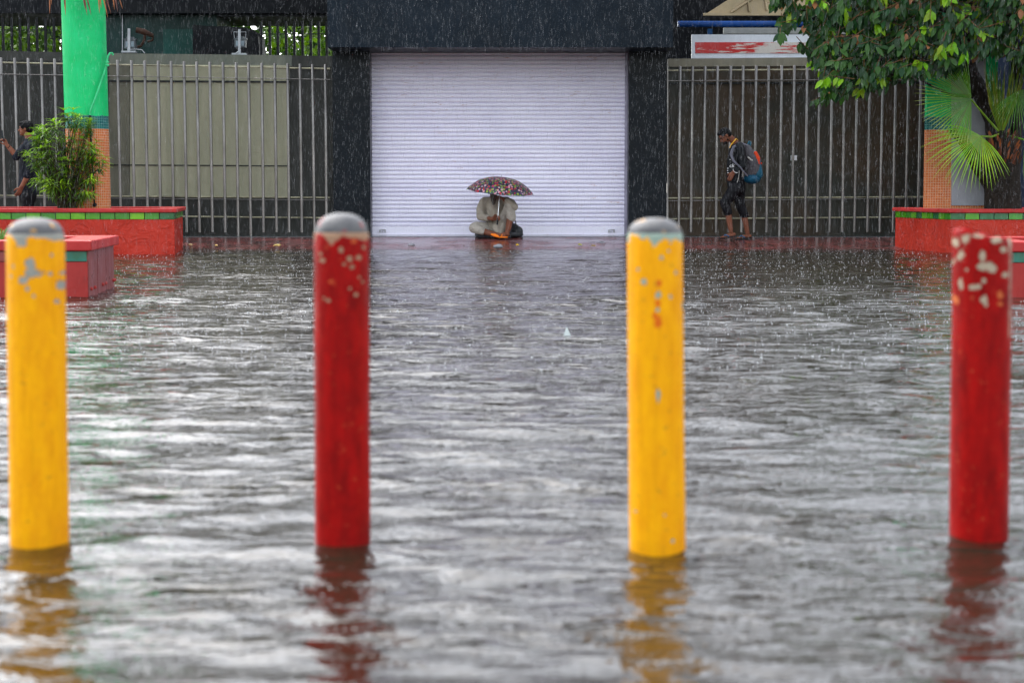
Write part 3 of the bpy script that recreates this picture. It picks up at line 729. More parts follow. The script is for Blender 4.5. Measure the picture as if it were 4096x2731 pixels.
def rv(r=random): return Vector((r.gauss(0, 1), r.gauss(0, 1), r.gauss(0, 1))).normalized()
def bg_tree(label, u0, u1, Y, n, seed):
    rnd = random.Random(seed)
    a, b = P(u0, 100, Y), P(u1, 100, Y); cx = (a.x+b.x)/2; hw = (b.x-a.x)/2
    root = thing('tree', label, 'tree', (cx, Y, .15), 'trees behind the left wall')
    mb = MB()
    for i in range(n):
        p = Vector((cx+rnd.gauss(0, .5)*hw, Y+rnd.gauss(0, .8), 3.75+rnd.gauss(0, .75)))
        q = mnoise.noise(p*1.1)
        if q < -.12: continue
        g = rnd.random(); base = (.19, .34, .016) if q > .08 else (.07, .16, .014)
        c = tuple(x*(.55+.9*g) for x in base)
        leaf(mb, p, rv(rnd)+Vector((0, -.2, -.5)), rv(rnd), .16, .085, c)
    mb.build('crown', M_LEAF, root)
    mb = MB(); mb.tube([(cx, Y+.3, .1), (cx+.1, Y+.3, 2), (cx-.1, Y+.4, 3.6)], [.18, .13, .07], 8)
    for k in range(6):
        mb.tube([(cx, Y+.3, 2.2+k*.2), (cx+rnd.uniform(-1, 1)*hw*.6, Y+rnd.uniform(-.5, .5), 3.2+k*.15)], [.05, .015], 6)
    mb.build('trunk', simple('bark', (.06, .045, .03), .9, .3, 10, .01), root)
bg_tree('bushy green tree behind the black bars at the far left', -150, 330, 38, 3200, 1)
bg_tree('bright green tree behind the kiosk and the second floodlight', 820, 1130, 37.5, 2400, 2)
bg_tree('bright green tree behind the black bars next to the lintel', 1080, 1480, 38.5, 3000, 3)
# dark hedge mass under/behind those crowns
mb = MB(); rnd = random.Random(9)
for i in range(11000):
    x = rnd.uniform(-13.5, -3.5); p = Vector((x, 41+rnd.gauss(0, .4), rnd.uniform(2.5, 8.5)))
    g = rnd.random(); c = (.018+.03*g, .05+.07*g, .012)
    leaf(mb, p, rv(rnd), rv(rnd), .22, .13, c)
mb.build('foliage', M_LEAF, kind='stuff', label='dense dark green foliage far behind the left wall', cat='foliage')

# shrub in left planter: many stems, whorls of narrow leaves
def shrub():
    rnd = random.Random(4)
    Ys = 26.05; b = P(268, 826, Ys)
    root = thing('shrub', 'bright green narrow leaved shrub growing in front of the green column', 'shrub', b)
    st = MB(); fo = MB()
    tips = []
    outline = [(268, 455, 50), (300, 470, 35), (230, 500, 60), (170, 530, 40), (140, 560, 35), (125, 610, 35), (160, 600, 55), (200, 570, 60), (250, 560, 70), (310, 540, 60), (355, 500, 40), (370, 570, 50), (395, 610, 35), (390, 660, 35), (345, 630, 55), (290, 620, 60), (230, 640, 60), (180, 660, 50), (140, 660, 30), (160, 720, 40), (210, 720, 55), (270, 700, 60), (330, 700, 50), (370, 720, 40), (190, 740, 35), (250, 750, 40), (310, 760, 40), (350, 780, 35), (265, 790, 30), (225, 670, 50), (135, 545, 20), (355, 480, 15), (185, 515, 20)]
    for (u, v, s) in outline:
        for k in range(4 if s > 30 else 2):
            uu = u+rnd.gauss(0, s*.32); vv = v+rnd.gauss(0, s*.32); tips.append(P(uu, vv, Ys+rnd.gauss(0, .22)))
    for t in tips:
        base = b + Vector((rnd.uniform(-.12, .12), rnd.uniform(-.08, .08), -.03))
        mid = base.lerp(t, .5)+Vector(((base.x-t.x)*.12, 0, .05))
        st.tube([base, mid, t], [.010, .007, .003], 5)
        up = (t-mid).normalized()
        outer = rnd.random()
        for ring in range(3):
            c0 = t-up*(ring*.055)
            for j in range(8):
                a = 2*math.pi*(j+ring*.4)/8+rnd.random()*.5
                side = Vector((math.cos(a), math.sin(a), 0)); d = side+up*(1.0-ring*.45)+Vector((0, 0, rnd.uniform(-.3, .1)))
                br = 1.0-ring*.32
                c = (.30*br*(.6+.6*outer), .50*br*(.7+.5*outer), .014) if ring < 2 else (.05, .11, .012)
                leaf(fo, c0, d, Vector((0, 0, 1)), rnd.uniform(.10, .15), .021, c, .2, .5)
        for j in range(6):
            f = rnd.uniform(.5, .95); c0 = base.lerp(t, f); d = rv(rnd)+Vector((0, 0, -.4))
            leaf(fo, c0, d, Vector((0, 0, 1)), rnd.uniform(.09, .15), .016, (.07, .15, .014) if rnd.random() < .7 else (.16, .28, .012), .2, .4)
    st.build('stem', simple('shrub_stem', (.05, .04, .022), .8, .3), root); fo.build('foliage', M_LEAF, root)
shrub()
# small plant in the low left planter
mb = MB(); rnd = random.Random(3); root = thing('small_plant', 'low grassy plant in the near left box planter', 'plant', P(0, 960, 15.8))
for i in range(160):
    p = P(rnd.uniform(-160, 12), 962, 15.9+rnd.uniform(-.2, .3)); leaf(mb, p, Vector((rnd.gauss(0, .5), rnd.gauss(0, .4), 1)), Vector((0, -1, 0)), rnd.uniform(.06, .14), .014, (.09, .2, .02), .2, .5)
mb.build('foliage', M_LEAF, root)

# big leafy tree on the right
M_BARK = simple('wet_dark_bark', (.018, .014, .012), .6, .4, 8, .02, 14)
def big_tree():
    rnd = random.Random(12); Yt = 27.0
    base = P(3995, 830, Yt)
    root = thing('tree', 'dark leaning tree with large drooping glossy leaves over the right fence', 'tree', base)
    tr = MB()
    B = lambda u, v, dy=0: P(u, v, Yt-.35+dy)
    tr.tube([B(4010, 850, .2), B(4000, 760, .15), B(3975, 690, .1), B(3990, 600, .2), B(3975, 480, .15), B(3935, 390, 0), B(3880, 300, -.1), B(3860, 200, -.2), B(3900, 40, -.3), B(3950, -150, -.2)], [.26, .22, .17, .15, .13, .13, .12, .10, .09, .07], 14)
    tr.tube([B(3990, 760, .1), B(3935, 690, -.05), B(3880, 610, -.1), B(3845, 550, -.12), B(3812, 525, -.12), B(3806, 518, -.12)], [.15, .12, .09, .08, .06, .035], 12)
    tr.tube([B(4040, 850, .3), B(4062, 600, .3), B(4070, 300, .2), B(4040, 60, 0), B(4000, -200, 0)], [.11, .09, .08, .07, .06], 10)
    for (pts) in ([(3870, 240), (3740, 180), (3560, 120), (3350, 60), (3200, 40)], [(3890, 80), (3700, 20), (3450, -30), (3180, -20)], [(3868, 260), (3760, 280), (3600, 300), (3420, 300), (3280, 330)], [(3870, 200), (3650, 220), (3450, 250), (3330, 380)], [(3930, 390), (3800, 380), (3700, 330)], [(4050, 120), (4150, 80), (4300, 40)]):
        k = len(pts); tr.tube([B(u, v, -.3*i) for i, (u, v) in enumerate(pts)], [.026*(1-i/k)+.006 for i in range(k)], 7)
    tr.build('trunk', M_BARK, root)
    # crown: clumps of twigs, each a whorl of hanging leaves
    clumps = []
    lower = [(3085, 130), (3110, 60), (3160, 20)]
    def inside(u, v):
        # lower edge of the crown as it hangs
        xs = [3070, 3100, 3140, 3180, 3215, 3250, 3200, 3300, 3380, 3450, 3520, 3580, 3640, 3700, 3780, 3850, 3950, 4020, 4300]
        E = [(3075, 120), (3120, 215), (3160, 120), (3210, 180), (3240, 260), (3215, 330), (3230, 440), (3290, 470), (3350, 430), (3430, 425), (3500, 400), (3560, 345), (3620, 330), (3680, 350), (3760, 345), (3830, 300), (3900, 260), (3960, 235), (4040, 260), (4100, 330), (4400, 340)]
        for (a, b), (c, d) in zip(E, E[1:]):
            if a <= u <= c: return v < b+(d-b)*(u-a)/max(1, c-a)
        return False
    fo = MB(); tw = MB(); cnt = 0; tries = 0
    while cnt < 1450 and tries < 20000:
        tries += 1
        u = rnd.uniform(3070, 4320); v = rnd.uniform(-330, 470)
        if not inside(u, v+25): continue
        if u < 3330 and rnd.random() < .45: continue
        q = mnoise.noise(Vector((u*.011, v*.011, 1.7)))
        if q < -.34 and rnd.random() < .75: continue
        depth = rnd.random() ** 1.3
        Yl = 25.0+2.6*depth
        c = P(u, v-18, Yl); cnt += 1
        tdir = Vector((rnd.gauss(-.5, .6), rnd.gauss(-.4, .4), rnd.gauss(-.35, .4))).normalized()
        tw.tube([c-tdir*.28+Vector((0, 0, .05)), c, c+tdir*.06], [.006, .004, .002], 4)
        young = rnd.random(); front = 1-depth
        nl = rnd.randint(6, 10)
        for j in range(nl):
            f = j/nl; b0 = c-tdir*(.24*(1-f))
            a = j*2.4+rnd.random(); o1 = tdir.orthogonal().normalized(); o2 = tdir.cross(o1)
            d = (o1*math.cos(a)+o2*math.sin(a))*.8+tdir*.5+Vector((0, 0, -1.0+rnd.uniform(-.3, .3)))
            if young > .78 and f > .35: cc = (.15+.08*rnd.random(), .30+.14*rnd.random(), .012)
            elif rnd.random() < .025: cc = (.30, .12, .05)
            elif rnd.random() < .35: cc = (.040, .11, .02)
            else: cc = (.012+.012*rnd.random(), .042+.03*rnd.random(), .018)
            leaf(fo, b0, d, Vector((rnd.gauss(0, .5), -1, .6)), rnd.uniform(.12, .185), rnd.uniform(.058, .085), cc, .25, .2)
    fo.build('crown', M_LEAF, root); tw.build('twigs', simple('twig', (.12, .06, .025), .7, .3), root)
big_tree()

# fan palm
def fan(mb, hub, axis, nrm, L, spread, nseg, droop, rnd, c1, c2, tipc=None, join=.45):
    axis = axis.normalized(); nrm = (nrm-axis*nrm.dot(axis)).normalized(); side = axis.cross(nrm)
    for i in range(nseg):
        f = (i+.5)/nseg*2-1; a = f*spread
        d = axis*math.cos(a)+side*math.sin(a); l = L*(1-.22*abs(f)**2)*rnd.uniform(.9, 1.05); wd = spread*2/nseg*L*join*.56
        sd = (side*math.cos(a)-axis*math.sin(a))
        c = [x+(y-x)*rnd.random() for x, y in zip(c1, c2)]
        vs = []; st = [0, .18, .38, .55, .72, .87, 1.]
        dr = droop*rnd.uniform(.7, 1.3)
        for t in st:
            w_ = wd*min(t/join, 1)*(1 if t < join else max(.04, 1-(t-join)/(1-join)*.96))
            p = hub+d*(l*t)+Vector((0, 0, -1))*(dr*l*max(0, t-.25)**2)
            vs += [p-sd*w_*.5, p+nrm*w_*.28, p+sd*w_*.5]
        fs = []
        for k in range(len(st)-1):
            a0 = k*3; fs += [(a0, a0+1, a0+4, a0+3), (a0+1, a0+2, a0+5, a0+4)]
        mb.c = tuple(c)
        n0 = len(mb.col); mb.add(vs, fs, True)
        if tipc:
            for k in (-1, -2, -3, -4, -5, -6): mb.col[k] = tipc
def palm():
    rnd = random.Random(21); Yp = 26.5
    cr = P(4003, 535, Yp); root = thing('palm_tree', 'young fan palm with yellow green fronds in the right planter', 'palm', P(4012, 830, Yp))
    t = MB(); pts = [P(4012, 850, Yp), P(4012, 760, Yp), P(4014, 660, Yp), P(4010, 600, Yp), P(4005, 545, Yp), P(4003, 520, Yp)]
    t.tube(pts, [.26, .245, .215, .17, .13, .05], 18)
    trunk = t.build('trunk', simple('palm_trunk', (.018, .014, .011), .85, .5, 14, .02, 30, stretch=(2, 2, .6)), root)
    fb = MB()
    for i in range(130):
        a = rnd.random()*6.28; z = rnd.uniform(0, 1); r = .16+.05*z
        p = P(4008, 545+z*120, Yp)+Vector((math.cos(a)*r, math.sin(a)*r, 0)); d = Vector((math.cos(a)*.5, math.sin(a)*.5, 1))
        leaf(fb, p-d*.03, d, Vector((0, -1, 0)), rnd.uniform(.08, .2), .03, rnd.choice([(.16, .045, .015), (.08, .035, .018), (.30, .08, .015), (.05, .03, .02)]), .2, -.2)
    fb.build('fibre', m_vcol('palm_fibre'), trunk)
    def frond(hub, petpts, axis, nrm, L, spread, nseg, droop, c1, c2, tipc=None, join=.45):
        mb = MB(); mb.c = (.22, .36, .03); mb.tube(petpts+[hub], [.020]+[.014]*(len(petpts)-1)+[.012], 7)
        fan(mb, hub, axis, nrm, L, spread, nseg, droop, rnd, c1, c2, tipc, join); mb.build('frond', M_PALM, root)
    g1, g2 = (.08, .25, .02), (.18, .40, .04); y1, y2 = (.22, .46, .02), (.44, .66, .06)
    V = Vector
    frond(P(3886, 400, Yp-.3), [cr, P(3945, 470, Yp-.2)], V((-1, -.25, .12)), V((.1, -1, .35)), .86, R(88), 44, .10, g1, g2, (.35, .42, .12), .68)
    frond(P(3925, 545, Yp-.45), [cr, P(3965, 548, Yp-.3)], V((-.8, -.35, -.45)), V((-.35, -.75, .55)), .86, R(84), 40, .42, y1, y2, None, .55)
    frond(P(4068, 367, Yp-.3), [cr, P(4035, 450, Yp-.2)], V((.35, -.4, -.75)), V((-.1, -1, .3)), .62, R(85), 34, .3, g1, (.14, .3, .04))
    # spear leaves, still folded
    for (u, v, l, w_) in ((3965, 270, 0, .045), (3990, 300, 0, .03), (4072, 250, 0, .022)):
        mb = MB()
        for k in range(16):
            o = (k/15-.5); p0 = cr+V((o*.03, -.03, 0)); tip = P(u+o*70+rnd.uniform(-6, 6), v+rnd.uniform(-45, 60), Yp-.25)
            mid = P((u*1.35+4003*.65)/2+o*38, (v*.9+535*1.1)/2, Yp-.2)
            mb.c = rnd.choice([(.22, .28, .02), (.14, .26, .02), (.30, .30, .04), (.08, .18, .02)])
            mb.tube([p0, mid, tip], [.007, .012, .002], 4)
        mb.build('spear_leaf', M_PALM, root)
    # tall hanging frond reaching in from above
    mb = MB(); hub = P(3990, -170, Yp-.5); mb.c = (.2, .3, .04); mb.tube([cr, P(4055, 250, Yp-.3), P(4050, 0, Yp-.4), hub], [.02, .016, .014, .012], 6)
    for (u, v) in ((3843, 64), (3862, 83), (3884, 95), (3900, 60), (3947, 123), (3964, 140), (3975, 100), (3989, 85), (3930, 70), (4078, 135), (4062, 90), (4010, 60), (4088, 110), (3915, 30), (3870, 20), (4030, 40), (3958, 110), (3999, 120)):
        for j in range(2):
            tip = P(u+rnd.uniform(-5, 5), v+rnd.uniform(-12, 4), Yp-.6); mid = hub.lerp(tip, .5)+V((0, -.05, .08))
            mb.c = (.10+.1*rnd.random(), .22+.1*rnd.random(), .03); mb.tube([hub, mid, hub.lerp(tip, .8), tip], [.006, .012, .008, .0015], 4)
            for k in range(1, 6): mb.col[-k-8] = (.35, .22, .05)
    mb.build('frond', M_PALM, root)
    mb = MB()
    fan(mb, P(4100, 560, Yp-.1), V((.8, -.3, -.2)), V((0, -.9, .5)), .7, R(80), 26, .3, rnd, g1, g2); mb.tube([cr, P(4100, 560, Yp-.1)], .014, 6); mb.build('frond', M_PALM, root)
palm()
# dry palm on the left, trunk behind the column
def dry_palm():
    rnd = random.Random(2); Y = 27.6; root = thing('palm_tree', 'dry brown palm frond tips hanging in front of the green column top', 'palm', (P(340, 800, Y).x, Y, .5))
    mb = MB(); mb.tube([(P(345, 800, Y).x, Y, .4), (P(335, 300, Y).x, Y, 2.5), (P(333, -100, Y).x, Y, 4.4)], [.14, .12, .12], 10); mb.build('trunk', simple('dry_trunk', (.07, .05, .03), .9, .4, 12, .01), root)
    c0 = P(333, -260, Y)
    groups = [((200, -150), [(199, 56), (206, 20)]), ((255, -140), [(262, 62), (258, 30)]), ((318, -130), [(349, 64), (340, 40), (365, 62), (358, 30)]), ((390, -120), [(431, 70), (444, 56), (424, 40), (405, 35), (437, 25), (398, 55)]), ((440, -120), [(471, 48), (458, 40), (490, 36), (483, 15)])]
    for (hu, hv), tips in groups:
        mb = MB(); hub = P(hu, hv, 26.25); mb.c = (.2, .12, .04); mb.tube([c0, hub], [.03, .015], 6)
        for u, v in tips:
            tip = P(u, v, 26.15); mid = hub.lerp(tip, .6)
            mb.c = rnd.choice([(.34, .11, .03), (.20, .07, .03), (.14, .05, .035), (.42, .16, .04)]); mb.tube([hub, mid, hub.lerp(tip, .85), tip], [.008, .013, .008, .0015], 5)
        mb.build('frond', m_vcol('dry_frond'), root)
    for k in range(9):  # unseen green crown added above the view to tint the water reflection
        a = 2*math.pi*k/9; d = Vector((math.cos(a), math.sin(a)*.6, .25 if k % 2 else .8)); hub = c0+Vector((0, 0, .35))+d*.6
        mb = MB(); mb.c = (.1, .2, .03); mb.tube([c0, hub], .02, 6); fan(mb, hub, d, Vector((0, -.3, 1)), .95, R(85), 26, .3, rnd, (.05, .17, .02), (.12, .28, .03)); mb.build('frond', M_PALM, root)
dry_palm()

# =================================================================== FIGURES
def finish(mb, name, mat, parent, voxel=.006, smooth=4, **kw):
    o = mb.build(name, mat, parent, **kw)
    r = o.modifiers.new('r', 'REMESH'); r.mode = 'VOXEL'; r.voxel_size = voxel; r.use_smooth_shade = True
    s = o.modifiers.new('s', 'SMOOTH'); s.factor = .6; s.iterations = smooth
    bpy.context.view_layer.update()
    dg = bpy.context.evaluated_depsgraph_get(); me = bpy.data.meshes.new_from_object(o.evaluated_get(dg)); o.modifiers.clear(); o.data = me
    for p in me.polygons: p.use_smooth = True
    if not me.materials: me.materials.append(mat)
    return o
def limb(mb, *seq):
    """seq of (point, radius): closed tapered capsules"""
    for (p, r), (q, s) in zip(seq, seq[1:]):
        mb.tube([p, q], [r, s], 14); mb.ball(p, r, 7); mb.ball(q, s, 7)
def finger_hand(mb, wrist, d, palmn, curl, s=1.0, r0=.028):
    """palm plus four unequal fingers and a thumb, bending towards palmn"""
    d = d.normalized(); palmn = (palmn-d*palmn.dot(d)).normalized(); side = d.cross(palmn)
    pc = wrist+d*.05*s; mb.ball(pc, (1, 1, 1), 2) if False else None
    for o in (-.026, -.009, .009, .026):
        limb(mb, (wrist+side*o*.6*s, .017*s), (wrist+d*.085*s+side*o*s, .0135*s))
    for o, L in ((-.029, .066), (-.010, .078), (.010, .074), (.028, .056)):
        p = wrist+d*.085*s+side*o*s; a = 0; prev = (p, .0095*s)
        for k in range(3):
            a += curl*(.8 if k == 0 else 1.0); dd = d*math.cos(a)+palmn*math.sin(a); q = prev[0]+dd*(L*(.45, .32, .25)[k]*s)
            cur = (q, (.0088, .0082, .0072)[k]*s); limb(mb, prev, cur); prev = cur
    t0 = wrist+d*.03*s+side*-.03*s; t1 = t0+(d*.6-side*.6+palmn*.35).normalized()*.042*s; t2 = t1+(d*.75-side*.05+palmn*.6*min(1, curl+.3)).normalized()*.034*s
    limb(mb, (t0, .0125*s), (t1, .0105*s), (t2, .0088*s))
def head(mb, c, face, up, s=1.0):
    face = face.normalized(); up = (up-face*up.dot(face)).normalized(); sd = face.cross(up)
    M = Matrix((sd, face, up)).transposed()
    mb.ball(c+up*.02*s, (.075*s, .094*s, .092*s), 12, M)                 # cranium
    mb.ball(c+face*.028*s-up*.045*s, (.056*s, .062*s, .068*s), 10, M)    # face, jaw
    mb.ball(c+face*.066*s-up*.088*s, (.026*s, .024*s, .022*s), 8, M)     # chin
    limb(mb, (c+face*.088*s+up*.002*s, .009*s), (c+face*.108*s-up*.034*s, .0125*s))   # nose
    mb.ball(c+face*.083*s-up*.062*s, (.024*s, .012*s, .010*s), 6, M)     # mouth
    for k in (-1, 1):
        mb.ball(c+sd*k*.076*s-up*.012*s-face*.004*s, (.010*s, .019*s, .030*s), 8, M)   # ear
        mb.ball(c+face*.080*s+sd*k*.030*s+up*.022*s, (.022*s, .014*s, .008*s), 6, M)   # brow
    return M
def eyes(c, face, up, M, parent, s=1.0):
    face = face.normalized(); sd = Vector(M.col[0]); up = Vector(M.col[2]); me_ = simple('eye', (.05, .04, .035), .2, .2)
    for k in (-1, 1):
        mb = MB(); mb.ball(c+face*.081*s+sd*k*.031*s+up*.004*s, (.012*s, .010*s, .008*s), 8, M); mb.build('eye', me_, parent)
def hair(name, c, M, parent, s=1.0, low=-.03, front=.03, fringe=True, big=1.0):
    sd, fc, up = Vector(M.col[0]), Vector(M.col[1]), Vector(M.col[2]); mb = MB()
    mb.ball(c+up*.036*s-fc*.012*s, (.083*s*big, .098*s*big, .088*s*big), 12, M)
    mb.ball(c+up*.005*s-fc*.045*s, (.074*s, .06*s, .085*s), 10, M)
    if fringe: mb.ball(c+up*.080*s+fc*.055*s, (.066*s, .042*s, .030*s), 8, M)
    rnd = random.Random(6)
    for i in range(60):
        d = (sd*rnd.gauss(0, .6)+up*abs(rnd.gauss(.9, .4))+fc*rnd.gauss(.1, .6)).normalized()
        mb.ball(c+up*.03*s+Vector((d.x*.083, d.y*.083, d.z*.088))*s, .012*s, 4)
    return finish(mb, name, M_HAIR, parent, .006, 1)
V = Vector

# ---- walking man with backpack
def walker():
    Y = 29.2; A = lambda u, v, dy=0: P(u, v, Y+dy)
    root = thing('person', 'person walking with head bowed in black clothes and rolled trousers past the right fence', 'person', A(2945, 953))
    face = V((-.80, -.14, -.62)); up = V((-.62, 0, .78)); hc = A(2901, 543, 0)
    b = MB(); M = head(b, hc, face, up, 1.0)
    limb(b, (hc-V(M.col[2])*.05-V(M.col[1])*.035, .052), (A(2942, 572), .056), (A(2950, 590), .075))
    limb(b, (A(2950, 598), .085), (A(2944, 650), .105), (A(2943, 700), .09), (A(2948, 735), .08))
    for dy, seq in ((-.09, [(2948, 750, .06), (2899, 808, .058), (2912, 845, .053), (2918, 890, .044), (2924, 928, .034)]), (.09, [(2952, 750, .06), (2960, 815, .06), (2975, 858, .052), (2984, 900, .042), (2990, 934, .033)])):
        limb(b, *[(A(u, v, dy), r) for u, v, r in seq])
    # feet
    for dy, (hu, hv), (tu, tv) in ((-.09, (2936, 940), (2886, 950)), (.09, (2999, 946), (2952, 952))):
        h_, t_ = A(hu, hv-2, dy), A(tu, tv-1, dy)
        limb(b, (h_, .030), (h_.lerp(t_, .55)+V((0, 0, .004)), .030), (h_.lerp(t_, .82), .022))
        for k in range(5):
            o = (k-2)*.017; L = (.052, .05, .045, .038, .032)[k]
            p = h_.lerp(t_, .80)+V((0, o, -.002)); limb(b, (p, .012), (p+V((-L, o*.25, -.004)), .0095 if k else .012))
    # near arm to pocket, far arm
    limb(b, (A(2962, 592, -.16), .042), (A(2974, 668, -.22), .038), (A(2936, 688, -.17), .03))
    finger_hand(b, A(2934, 690, -.17), V((-.5, .1, -.85)), V((.2, 1, 0)), .35)
    limb(b, (A(2958, 592, .16), .042), (A(2962, 665, .21), .04), (A(2928, 700, .16), .028))
    finger_hand(b, A(2928, 700, .16), V((-.4, -.1, -.9)), V((.2, -1, 0)), .4)
    finish(b, 'body', M_SKIN, root, .005, 3)
    eyes(hc, face, up, M, root)
    hair('hair', hc, M, root, 1.0)
    bd = MB(); bd.ball(hc+face.normalized()*.060-V(M.col[2])*.082, (.046, .036, .034), 8, M); bd.ball(hc+face.normalized()*.02-V(M.col[2])*.066, (.060, .03, .032), 8, M); finish(bd, 'beard', M_HAIR, root, .006, 1)
    s = MB()
    limb(s, (A(2951, 588), .088), (A(2948, 604), .128), (A(2940, 650), .128), (A(2936, 700), .122), (A(2942, 742), .128))
    for k in (-1, 1):
        limb(s, (A(2957, 588, .13*k), .082), (A(2962, 600, .19*k), .070), (A(2975, 665, .23*k), .056), (A(2946, 683, .18*k), .046))
    finish(s, 'shirt', M_BLKCL, root, .007, 6)
    t = MB()
    limb(t, (A(2946, 728), .125), (A(2950, 752), .13))
    limb(t, (A(2944, 748, -.08), .11), (A(2920, 785, -.09), .092), (A(2899, 810, -.09), .078), (A(2908, 838, -.09), .072), (A(2912, 850, -.09), .068))
    limb(t, (A(2954, 748, .08), .11), (A(2957, 790, .09), .09), (A(2961, 820, .09), .078), (A(2972, 848, .09), .070), (A(2977, 860, .09), .067))
    finish(t, 'trousers', M_BLKTR, root, .007, 4)
    # lanyard
    ln = MB(); ln.tube([A(2945, 556, -.06), A(2936, 566, -.10), A(2924, 580, -.14), A(2919, 592, -.13)], .0075, 6); ln.tube([A(2945, 556, -.06), A(2950, 560, .02)], .0075, 6); ln.build('lanyard', simple('yellow_cord', (.75, .38, .02), .5, .1), root)
    wc = MB(); q = [A(2932, 676, -.235), A(2934, 684, -.235), A(2942, 691, -.235), A(2950, 692, -.235)]; wc.tube(q, .005, 6); wc.build('cuff_trim', simple('white_trim', (.7, .7, .7), .6, .1), root)
    # lettering
    cu = bpy.data.curves.new('ck', 'FONT'); cu.body = 'ck'; cu.size = .085; cu.extrude = .003; cu.shear = .15
    to = bpy.data.objects.new('ck', cu); C.objects.link(to); bpy.context.view_layer.update()
    me = bpy.data.meshes.new_from_object(to.evaluated_get(bpy.context.evaluated_depsgraph_get())); bpy.data.objects.remove(to)
    me.materials.append(simple('white_print', (.75, .75, .75), .6, .05)); lo = bpy.data.objects.new('lettering', me); C.objects.link(lo); lo.parent = root
    lo.location = A(2917, 670, -.138)-root.location; lo.rotation_euler = (R(90), 0, R(-12))
    pm = MB()
    for (u, v, l) in ((2909, 672, 5), (2908, 681, 5), (2909, 690, 6), (2921, 690, 5), (2918, 637, 4)): pm.px(u, v, u+l, v+3, Y-.15, .01)
    pm.build('print_marks', simple('white_print2', (.6, .6, .6), .6, .05), root)
    # flip flops
    for dy, (hu, hv), (tu, tv) in ((-.09, (2944, 944), (2876, 955)), (.09, (3008, 950), (2939, 957))):
        h_, t_ = A(hu, hv, dy), A(tu, tv, dy); d = t_-h_
        f = MB(); n = 18; top = []; bot = []
        for i in range(n):
            a = 2*math.pi*i/n; x = math.cos(a); y = math.sin(a)*(.045 if x > 0 else .036)
            p = h_+d*(.5+.5*x)+V((0, y, .0)); top.append(p+V((0, 0, .008))); bot.append(p-V((0, 0, .012)))
        f.add(top+bot, [tuple(range(n)), tuple(range(2*n-1, n-1, -1))]+[(i, i+n, (i+1) % n+n, (i+1) % n) for i in range(n)])
        fo = f.build('flip_flop', M_BLACK, root)
        st = MB(); c = h_+d*.78+V((0, 0, .02))
        for k in (-1, 1): st.tube([c, h_+d*.62+V((0, .035*k, .045)), h_+d*.42+V((0, .042*k, .012))], .008, 6)
        st.build('strap', simple('blue_rubber', (.01, .10, .22), .4, .1), fo)
    # backpack
    bp = thing('backpack', 'grey and blue backpack with a red orange pocket worn by the walking person', 'backpack', A(3000, 660))
    m = MB(); limb(m, (A(2985, 598), .085), (A(3004, 640), .115), (A(3010, 690), .115), (A(3002, 712), .10))
    m.ball(A(3014, 660), (.12, .15, .22), 10)
    finish(m, 'pack_body', cloth('grey_pack_cloth', (.085, .08, .09), .3, .02, .6), bp, .008, 4)
    m = MB(); m.ball(A(3008, 715), (.135, .155, .085), 10); finish(m, 'base_panel', cloth('blue_pack_cloth', (.008, .065, .12), .3, .01, .5), bp, .008, 3)
    m = MB(); limb(m, (A(3028, 640, -.05), .055), (A(3034, 700, -.05), .07)); finish(m, 'rear_pocket', cloth('teal_pack_cloth', (.010, .08, .13), .3, .01, .5), bp, .008, 3)
    m = MB(); limb(m, (A(3022, 612, -.08), .028), (A(3030, 635, -.09), .042), (A(3033, 655, -.1), .025)); limb(m, (A(3024, 656, -.11), .02), (A(3043, 654, -.06), .02)); finish(m, 'side_pocket', cloth('red_orange_cloth', (.60, .055, .015), .2, .006, .5), bp, .006, 2)
    m = MB(); m.tube([A(2990, 580, 0), A(2998, 566, 0), A(3003, 570, 0), A(3000, 584, 0)], .014, 8); m.build('top_loop', simple('teal_webbing', (.01, .09, .14), .5, .1), bp)
    for k in (-1, 1):
        m = MB(); m.tube([A(2986, 582, .12*k), A(2962, 574, .15*k), A(2934, 590, .16*k), A(2924, 618, .155*k), A(2935, 645, .175*k), A(2960, 668, .29*k if k < 0 else .2), A(2990, 705, .17*k)], [.018, .024, .026, .026, .02, .012, .012], 8)
        m.build('shoulder_strap', cloth('grey_strap', (.12, .12, .15), .3, .004, .6), bp)
    m = MB(); m.tube([A(2990, 628, -.13), A(3004, 640, -.13), A(3015, 645, -.12)], .014, 6); m.tube([A(2957, 684, -.30), A(2955, 710, -.22), A(2949, 730, -.2)], .005, 6); m.build('buckle', simple('pale_webbing', (.45, .45, .42), .5, .1), bp)
walker()

